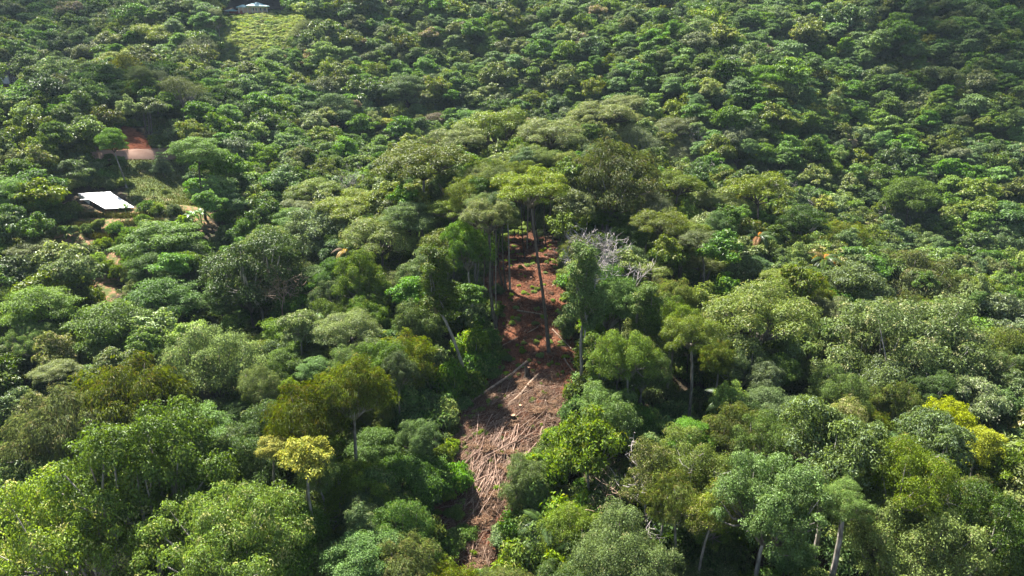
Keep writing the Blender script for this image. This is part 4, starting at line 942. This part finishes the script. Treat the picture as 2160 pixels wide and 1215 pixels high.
# ------------------------------------------------------------------ meadow, garden hedges, road
mq = in_plot(2600, W_MEADOW, lr); mi = [(q[0], q[1], float(ground(q[0], q[1]))-.2, lr.uniform(0,6.28), lr.uniform(.6,1.9), lr.uniform(.4,1.5), int(lr.uniform() < .1+.5*max(0, vnoise(q[0], q[1], 14, 4)))) for q in mq if vnoise(q[0], q[1], 9, 21) > -.36]
mm = SPEC['brightshrub']['v'][0][0].copy(); mm.materials.clear(); mm.materials.append(leaf_mat('meadow_leaf', (.2,.26,.1), .35, .02, trans=.4, gain=1.1)); mm.name = 'meadow_bush'
scatter('meadow_scrub', mi, [mm, SPEC['shrub']['v'][1][0]], 'pale green low scrub covering the hilltop meadow', 'scrub')
gb = leaf_mat('grass_blade', (.075,.085,.028), .35, .01, trans=.3, gain=1.1)
def grass_row(pts, w, h, label):
    G = np.array([on_ground(*p) for p in pts]); t = np.linspace(0, len(G)-1, 2600); P = np.c_[np.interp(t, range(len(G)), G[:,0])+lr.normal(size=2600)*w, np.interp(t, range(len(G)), G[:,1])+lr.normal(size=2600)*w]
    P = np.c_[P, ground(P[:,0],P[:,1])]; o = P[0].copy(); n = len(P); d = unit(lr.normal(size=(n,3))*np.array([.5,.5,.1])+np.array([0,0,1.])); s_ = unit(np.cross(d, lr.normal(size=(n,3)))); hh = h*lr.uniform(.5,1.3,(n,1))
    V = np.stack([P-s_*.07, P+s_*.07, P+d*hh], 1).reshape(-1,3)-o
    tag(obj('grass_hedge', mesh_np('grass_hedge', V, np.arange(n*3).reshape(-1,3), gb), None, o), label, 'hedge', None)
grass_row([(125,462),(200,458),(260,459),(330,456),(400,455)], .45, 1.2, 'long grass hedge on the terrace edge just below the shed')
grass_row([(115,474),(170,474),(200,476)], .35, .8, 'short grass hedge beside the round garden bush')
grass_row([(250,474),(300,472),(340,468)], .35, .8, 'grass hedge along the second terrace below the shed')
grass_row([(190,500),(215,503),(250,502)], .4, .8, 'grass hedge crossing the garden path')
grass_row([(195,522),(225,525),(245,524)], .4, .8, 'grass hedge lower on the garden path')
grass_row([(120,486),(180,487),(205,488)], .4, .9, 'lowest grass hedge on the garden terraces')
gq = in_plot(9000, W_LAWN, lr); P = np.c_[gq, ground(gq[:,0], gq[:,1])]; n = len(P); d = unit(lr.normal(size=(n,3))*np.array([.6,.6,.1])+np.array([0,0,1.])); s_ = unit(np.cross(d, lr.normal(size=(n,3))))
V = np.stack([P-s_*.1, P+s_*.1, P+d*lr.uniform(.1,.4,(n,1))], 1).reshape(-1,3); tag(obj('grass', mesh_np('grass', V, np.arange(n*3).reshape(-1,3), gb)), 'rough grass on the lawn below the dirt road', 'grass', None, 'stuff')
rp = np.array([on_ground(*p)[:2] for p in [(150,328),(210,324),(270,322),(325,321),(380,317),(430,313),(480,312)]]); tt = np.linspace(0, len(rp)-1, 60)
RX = np.interp(tt, range(len(rp)), rp[:,0]); RY = np.interp(tt, range(len(rp)), rp[:,1]); V = []
for i in range(60):
    j0, j1 = max(0,i-1), min(59,i+1); d = unit(np.array([RX[j1]-RX[j0], RY[j1]-RY[j0]])); nn = np.array([-d[1], d[0]])
    zc = max(float(ground(RX[i]+nn[0]*w, RY[i]+nn[1]*w)) for w in (-2.6,0,1.5))
    for w in (-2.6,-.9,.9,2.6): V.append([RX[i]+nn[0]*w, RY[i]+nn[1]*w, zc+.05+(0 if abs(w) > 1 else .04)])
    V.append([RX[i]+nn[0]*-4.6, RY[i]+nn[1]*-4.6, float(ground(RX[i]+nn[0]*-4.6, RY[i]+nn[1]*-4.6))-.3])
Fq = [(i*5+j, i*5+j+1, (i+1)*5+j+1, (i+1)*5+j) for i in range(59) for j in range(3)]+[(i*5+4, i*5, (i+1)*5, (i+1)*5+4) for i in range(59)]
tag(obj('dirt_road', mesh_np('dirt_road', V, Fq, M['road'], True)), kind='structure', label='pale dirt road crossing below the red earth bank')

# ------------------------------------------------------------------ shed
A_, B_, C_, D_ = at_y(165,408,155), at_y(232,404,156), at_y(283,437,150), at_y(222,440.5,148.5)
g0 = min(float(ground(p[0], p[1])) for p in (A_, B_, C_, D_)); so = np.array([D_[0], D_[1], float(ground(D_[0], D_[1]))]); e = empty('shed', so); tag(e, 'open garden shed with a sloping white sheet roof on rusty posts', 'shed')
nn_ = 14; V = []; 
for i in range(nn_+1):
    for j in range(nn_+1):
        u, v = i/nn_, j/nn_; p = (A_*(1-u)+B_*u)*(1-v)+(D_*(1-u)+C_*u)*v; V.append(p-so+np.array([0,0,-.03*math.sin(math.pi*u*4)**2*math.sin(math.pi*v)]))
Fq = [(i*(nn_+1)+j, i*(nn_+1)+j+1, (i+1)*(nn_+1)+j+1, (i+1)*(nn_+1)+j) for i in range(nn_) for j in range(nn_)]
V = np.array(V); nv = len(V); ring = [i*(nn_+1) for i in range(nn_+1)]
mb = MB(); mb.add(np.r_[V, V-np.array([0,0,.06])], Fq+[tuple(nv+k for k in f[::-1]) for f in Fq]); roof = obj('roof', mb.mesh('roof', M['tarp'], True), e)
def beam(p, q, r, name='post', m='post'): mb = MB(); mb.tube([p, q], [r, r], 6); return obj(name, mb.mesh(name, M[m]), e)
def roofpt(u, v): return (A_*(1-u)+B_*u)*(1-v)+(D_*(1-u)+C_*u)*v - so - np.array([0,0,.12])
for u, v in [(.02,.02),(.5,.02),(.98,.02),(.02,.5),(.02,.97),(.35,.97),(.7,.97),(.97,.97),(.97,.5)]:
    p = roofpt(u, v); gzz = float(ground(p[0]+so[0], p[1]+so[1]))-so[2]-.3; beam((p[0],p[1],min(gzz, p[2]-.8)), p, .09)
for u in (.01,.25,.5,.75,.99): beam(roofpt(u,.01), roofpt(u,.99), .06, 'rafter')
for v in (.03,.5,.97): beam(roofpt(.01,v)-np.array([0,0,.08]), roofpt(.99,v)-np.array([0,0,.08]), .06, 'beam')
a0, a1 = roofpt(0,0)+np.array([-.05,-.05,.1]), roofpt(0,.45)+np.array([-.05,-.05,.0])
mb = MB(); mb.add([a0, a0-np.array([0,0,1.9]), a1-np.array([.2,0,.9]), a1], [(0,1,2,3)]); obj('side_sheet', mb.mesh('side_sheet', M['tarp']), e)
tb = on_ground(190,446); tb = at_y(190,440,153); t_ = empty('table', (tb[0], tb[1], float(ground(tb[0], tb[1])))); tag(t_, 'long low table with a white top under the shed roof', 'table')
hgt = max(tb[2]-float(ground(tb[0], tb[1])), .7); mb = MB(); mb.box((0,0,hgt), (3.2,1.3,.06), .1); obj('table_top', mb.mesh('table_top', M['tarp']), t_)
for sx in (-1.4,1.4):
    for sy in (-.5,.5): mb = MB(); mb.box((sx,sy,hgt/2-.1), (.08,.08,hgt+.1)); obj('leg', mb.mesh('leg', M['post']), t_)

# ------------------------------------------------------------------ houses
def hip_roof(mb, cx, cy, z, w, d, h, over=.9, ridge=.35):
    w2, d2 = w/2+over, d/2+over; r = max(w-d, 0)/2*ridge+.3
    mb.add([(cx-w2,cy-d2,z),(cx+w2,cy-d2,z),(cx+w2,cy+d2,z),(cx-w2,cy+d2,z),(cx-r,cy,z+h),(cx+r,cy,z+h),(cx-w2,cy-d2,z-.25),(cx+w2,cy-d2,z-.25),(cx+w2,cy+d2,z-.25),(cx-w2,cy+d2,z-.25)],
           [(0,1,5,4),(1,2,5),(2,3,4,5),(3,0,4),(6,7,1,0),(7,8,2,1),(8,9,3,2),(9,6,0,3),(9,8,7,6)])
hb = at_y(540,28,337); hz = max(float(ground(hb[0]+dx, hb[1]+dy)) for dx in (-6,0,6) for dy in (-3,0,3)); hz = max(hz, hb[2]-.5)
e = empty('house', (hb[0], hb[1], hz)); e.rotation_euler[2] = .35; e.scale = (.8,.8,.8); tag(e, 'cream house with white columns and a pale teal hip roof above the meadow', 'house')
def part(nm, mat, fn, parent=None): mb = MB(); fn(mb); return obj(nm, mb.mesh(nm, M[mat]), parent or e)
part('wall', 'wallc', lambda m: m.box((1.5,1,1.3),(10,6,3.6)))
part('wing_wall', 'wallc', lambda m: m.box((-6.5,2,1.1),(6,5,3.0)))
part('plinth', 'brick', lambda m: m.box((-1,1,-1.4),(17,8,2.0)))
part('roof', 'teal', lambda m: hip_roof(m, 1.2, 0.2, 3.35, 11, 8, 2.1)); part('wing_roof', 'teal', lambda m: hip_roof(m, -6.5, 2, 2.75, 6, 5, 1.5))
for x in (-9,-6.8,-4.2,-1.8,.8,3.4,6.2): part('column', 'column', lambda m: m.box((x,-2.9 if x > -4 else -1.2,1.2),(.45,.45,3.6)))
for x in (-1.6,.6,2.8,4.9):
    w_ = part('window', 'column', lambda m: m.box((x,-2.03,1.7),(1.5,.08,1.7))); part('pane', 'glass', lambda m: m.box((x,-2.09,1.7),(1.25,.08,1.45)), w_)
part('beam', 'column', lambda m: m.box((1.2,-2.9,2.95),(11,.35,.4)))
ob = at_y(491,28,335); e2 = empty('outbuilding', (ob[0], ob[1], float(ground(ob[0], ob[1])))); tag(e2, 'low outbuilding with a pale metal roof beside the cream house', 'building')
part('wall', 'brick', lambda m: m.box((2,0,.8),(6,3,2.6)), e2); part('roof', 'teal', lambda m: hip_roof(m, 0, 0, 2.1, 4.5, 3.5, .8, .5), e2)
lb = on_ground(12, 180); lz = float(ground(lb[0], lb[1])); Yb = lb[1]+1.5
q0, q1 = at_y(1,176,Yb), at_y(17,156,Yb); wz = q1[2]
e3 = empty('cabin', (q0[0], Yb, lz)); tag(e3, 'white walled cabin with a dark roof among shaded trees on the left hill', 'cabin'); ww = q1[0]-q0[0]; top_ = wz-lz; k_ = at_y(33,156,Yb)[0]-q0[0]
part('wall', 'wallw', lambda m: m.box((ww/2,1,(top_-3)/2),(ww,2.2,top_+3)), e3); part('side_wall', 'darkroof', lambda m: m.box(((ww+k_)/2+.02,1.25,(top_-3)/2),(k_-ww,1.8,top_+3)), e3)
for i in range(3): w_ = part('window', 'wallw', lambda m: m.box((ww+(k_-ww)*(i+.5)/3,.33,top_*.5),((k_-ww)/3*.8,.06,1.4)), e3); part('pane', 'glass', lambda m: m.box((ww+(k_-ww)*(i+.5)/3,.28,top_*.5),((k_-ww)/3*.62,.06,1.2)), w_)
part('roof', 'darkroof', lambda m: hip_roof(m, k_/2, 1.2, top_+.1, k_+1, 3.2, 1.1, .7), e3); part('rear_wall', 'wallw', lambda m: m.box((-2.5,1.6,(top_-3)/2),(4.9,2,top_+3)), e3)

# ------------------------------------------------------------------ two people at the end of the clearing
def person(px, py, label, face, arm):
    b = on_ground(px, py); e = empty('person', b, face); tag(e, label, 'person')
    J = dict(pel=(0,0,.95), chest=(0,0,1.3), neck=(0,.0,1.47), head=(0,-.02,1.6), top=(0,-.01,1.73), ls=(.17,0,1.4), le=(.24,.02,1.12), lh=(.22,-.08,.86), lf=(.21,-.1,.76), rs=(-.17,0,1.4), re=(-.25,.03,1.12), rh=(-.24,-.1,.87), rf=(-.23,-.12,.77),
             lhip=(.1,0,.88), lk=(.11,-.03,.48), la=(.11,.03,.08), lt=(.12,-.15,.04), rhip=(-.1,0,.88), rk=(-.12,-.05,.48), ra=(-.13,.02,.08), rt=(-.14,-.16,.04))
    if arm: J['re'] = (-.33,-.2,1.25); J['rh'] = (-.4,-.42,1.2); J['rf'] = (-.42,-.5,1.22)
    R_ = dict(pel=.15, chest=.17, neck=.065, head=.1, top=.06, ls=.075, le=.05, lh=.035, lf=.03, rs=.075, re=.05, rh=.035, rf=.03, lhip=.1, lk=.065, la=.045, lt=.04, rhip=.1, rk=.065, ra=.045, rt=.04)
    ks = list(J); E_ = [('pel','chest'),('chest','neck'),('neck','head'),('head','top'),('chest','ls'),('ls','le'),('le','lh'),('lh','lf'),('chest','rs'),('rs','re'),('re','rh'),('rh','rf'),('pel','lhip'),('lhip','lk'),('lk','la'),('la','lt'),('pel','rhip'),('rhip','rk'),('rk','ra'),('ra','rt')]
    me = bpy.data.meshes.new('body'); me.from_pydata([J[k] for k in ks], [(ks.index(a), ks.index(b_)) for a, b_ in E_], []); o = bpy.data.objects.new('tmp', me); col.objects.link(o)
    o.modifiers.new('s', 'SKIN'); sk = me.skin_vertices[0].data
    for i, k in enumerate(ks): sk[i].radius = (R_[k], R_[k]*.8); sk[i].use_root = (k == 'pel')
    o.modifiers.new('u', 'SUBSURF').levels = 1; dg = bpy.context.evaluated_depsgraph_get(); bm = bpy.data.meshes.new_from_object(o.evaluated_get(dg)); bpy.data.objects.remove(o)
    bm.materials.clear(); bm.materials.append(M['cloth_dark']); bm.materials.append(M['skin'])
    for p in bm.polygons: p.material_index = 1 if p.center.z > 1.47 or (p.center.z < .84 and abs(p.center.x) > .19) else 0; p.use_smooth = True
    bm.name = 'body'; obj('body', bm, e)
    mb = MB(); V = []; n = 8
    for k, (z, q) in enumerate([(1.58,.1),(1.66,.115),(1.73,.1),(1.78,.05)]): V += [[q*math.cos(i*6.283/n), .02+q*math.sin(i*6.283/n), z] for i in range(n)]
    mb.add(V, [(k*n+i, k*n+(i+1)%n, (k+1)*n+(i+1)%n, (k+1)*n+i) for k in range(3) for i in range(n)]+[tuple(3*n+i for i in range(n))]); obj('hair', mb.mesh('hair', M['hair'], True), e)
person(1085, 503.5, 'person in dark clothes with one arm reaching forward at the clearing top', math.radians(70), True)
person(1093, 503, 'person in dark clothes standing upright with arms down at the clearing top', math.radians(-60), False)

# ------------------------------------------------------------------ thin clouds that shade the hill flanks, high above the frame
def cloud_mat():
    m, nt, b = newmat('thin_cloud'); L = nt.links.new; b.inputs['Base Color'].default_value = (.85,.86,.88,1); b.inputs['Roughness'].default_value = 1
    tr = N(nt, 'ShaderNodeBsdfTransparent'); ms = N(nt, 'ShaderNodeMixShader'); ms.inputs[0].default_value = CLOUD_OPACITY
    L(tr.outputs[0], ms.inputs[1]); L(b.outputs[0], ms.inputs[2]); L(ms.outputs[0], nt.nodes['Material Output'].inputs[0]); return m
CLOUD_OPACITY = .25
cmat = cloud_mat()
def cloud(cx, cy, rx, ry, alt, n, seed):
    g = np.array([cx, cy, float(ground(cx, cy))]); c = g+SDIR*(alt/SDIR[2]); rng = np.random.default_rng(seed); mb = MB()
    th = np.linspace(0, math.pi, 7)[1:-1]; nb = 10
    for i in range(n):
        r = math.sqrt((i+.5)/n); a = i*2.39996; q = (1.15-.75*r)*rng.uniform(.7,1.2)*.42*min(rx, ry)
        p = np.array([rx*r*math.cos(a), ry*r*math.sin(a), rng.normal()*5+q*.2])
        V = [[0,0,q*.5]]+[[q*math.sin(t)*math.cos(k*6.283/nb), q*math.sin(t)*math.sin(k*6.283/nb), q*.5*math.cos(t)] for t in th for k in range(nb)]+[[0,0,-q*.5]]
        Fc = [(0, 1+k, 1+(k+1)%nb) for k in range(nb)]+[(1+j*nb+k, 1+(j+1)*nb+k, 1+(j+1)*nb+(k+1)%nb, 1+j*nb+(k+1)%nb) for j in range(len(th)-1) for k in range(nb)]+[(1+(len(th)-1)*nb+(k+1)%nb, 1+(len(th)-1)*nb+k, 1+len(th)*nb) for k in range(nb)]
        mb.add(np.array(V)+p, Fc)
    tag(obj('cloud', mb.mesh('cloud', cmat, True), None, c), kind='structure', label='thin drifting cloud above the valley')
cloud(-118, 205, 42, 30, 420, 26, 1); cloud(200, 245, 62, 55, 430, 30, 2); cloud(-190, 285, 60, 42, 460, 26, 3); cloud(270, 380, 130, 50, 480, 30, 4); cloud(-150, 400, 130, 40, 500, 26, 5)

# ------------------------------------------------------------------ humid air
mb = MB(); mb.box((0, 500, 120), (3200, 3400, 560)); hz_o = obj('haze', mb.mesh('haze')); tag(hz_o, 'faint bluish humid haze over the valley', 'haze', None, 'stuff')
hm = bpy.data.materials.new('haze'); hm.use_nodes = True; hm.node_tree.nodes.clear(); ho = hm.node_tree.nodes.new('ShaderNodeOutputMaterial'); pv = hm.node_tree.nodes.new('ShaderNodeVolumePrincipled')
pv.inputs['Color'].default_value = (.64,.82,1,1); pv.inputs['Density'].default_value = .00008; pv.inputs['Anisotropy'].default_value = .2; hm.node_tree.links.new(pv.outputs[0], ho.inputs['Volume']); hz_o.data.materials.append(hm)
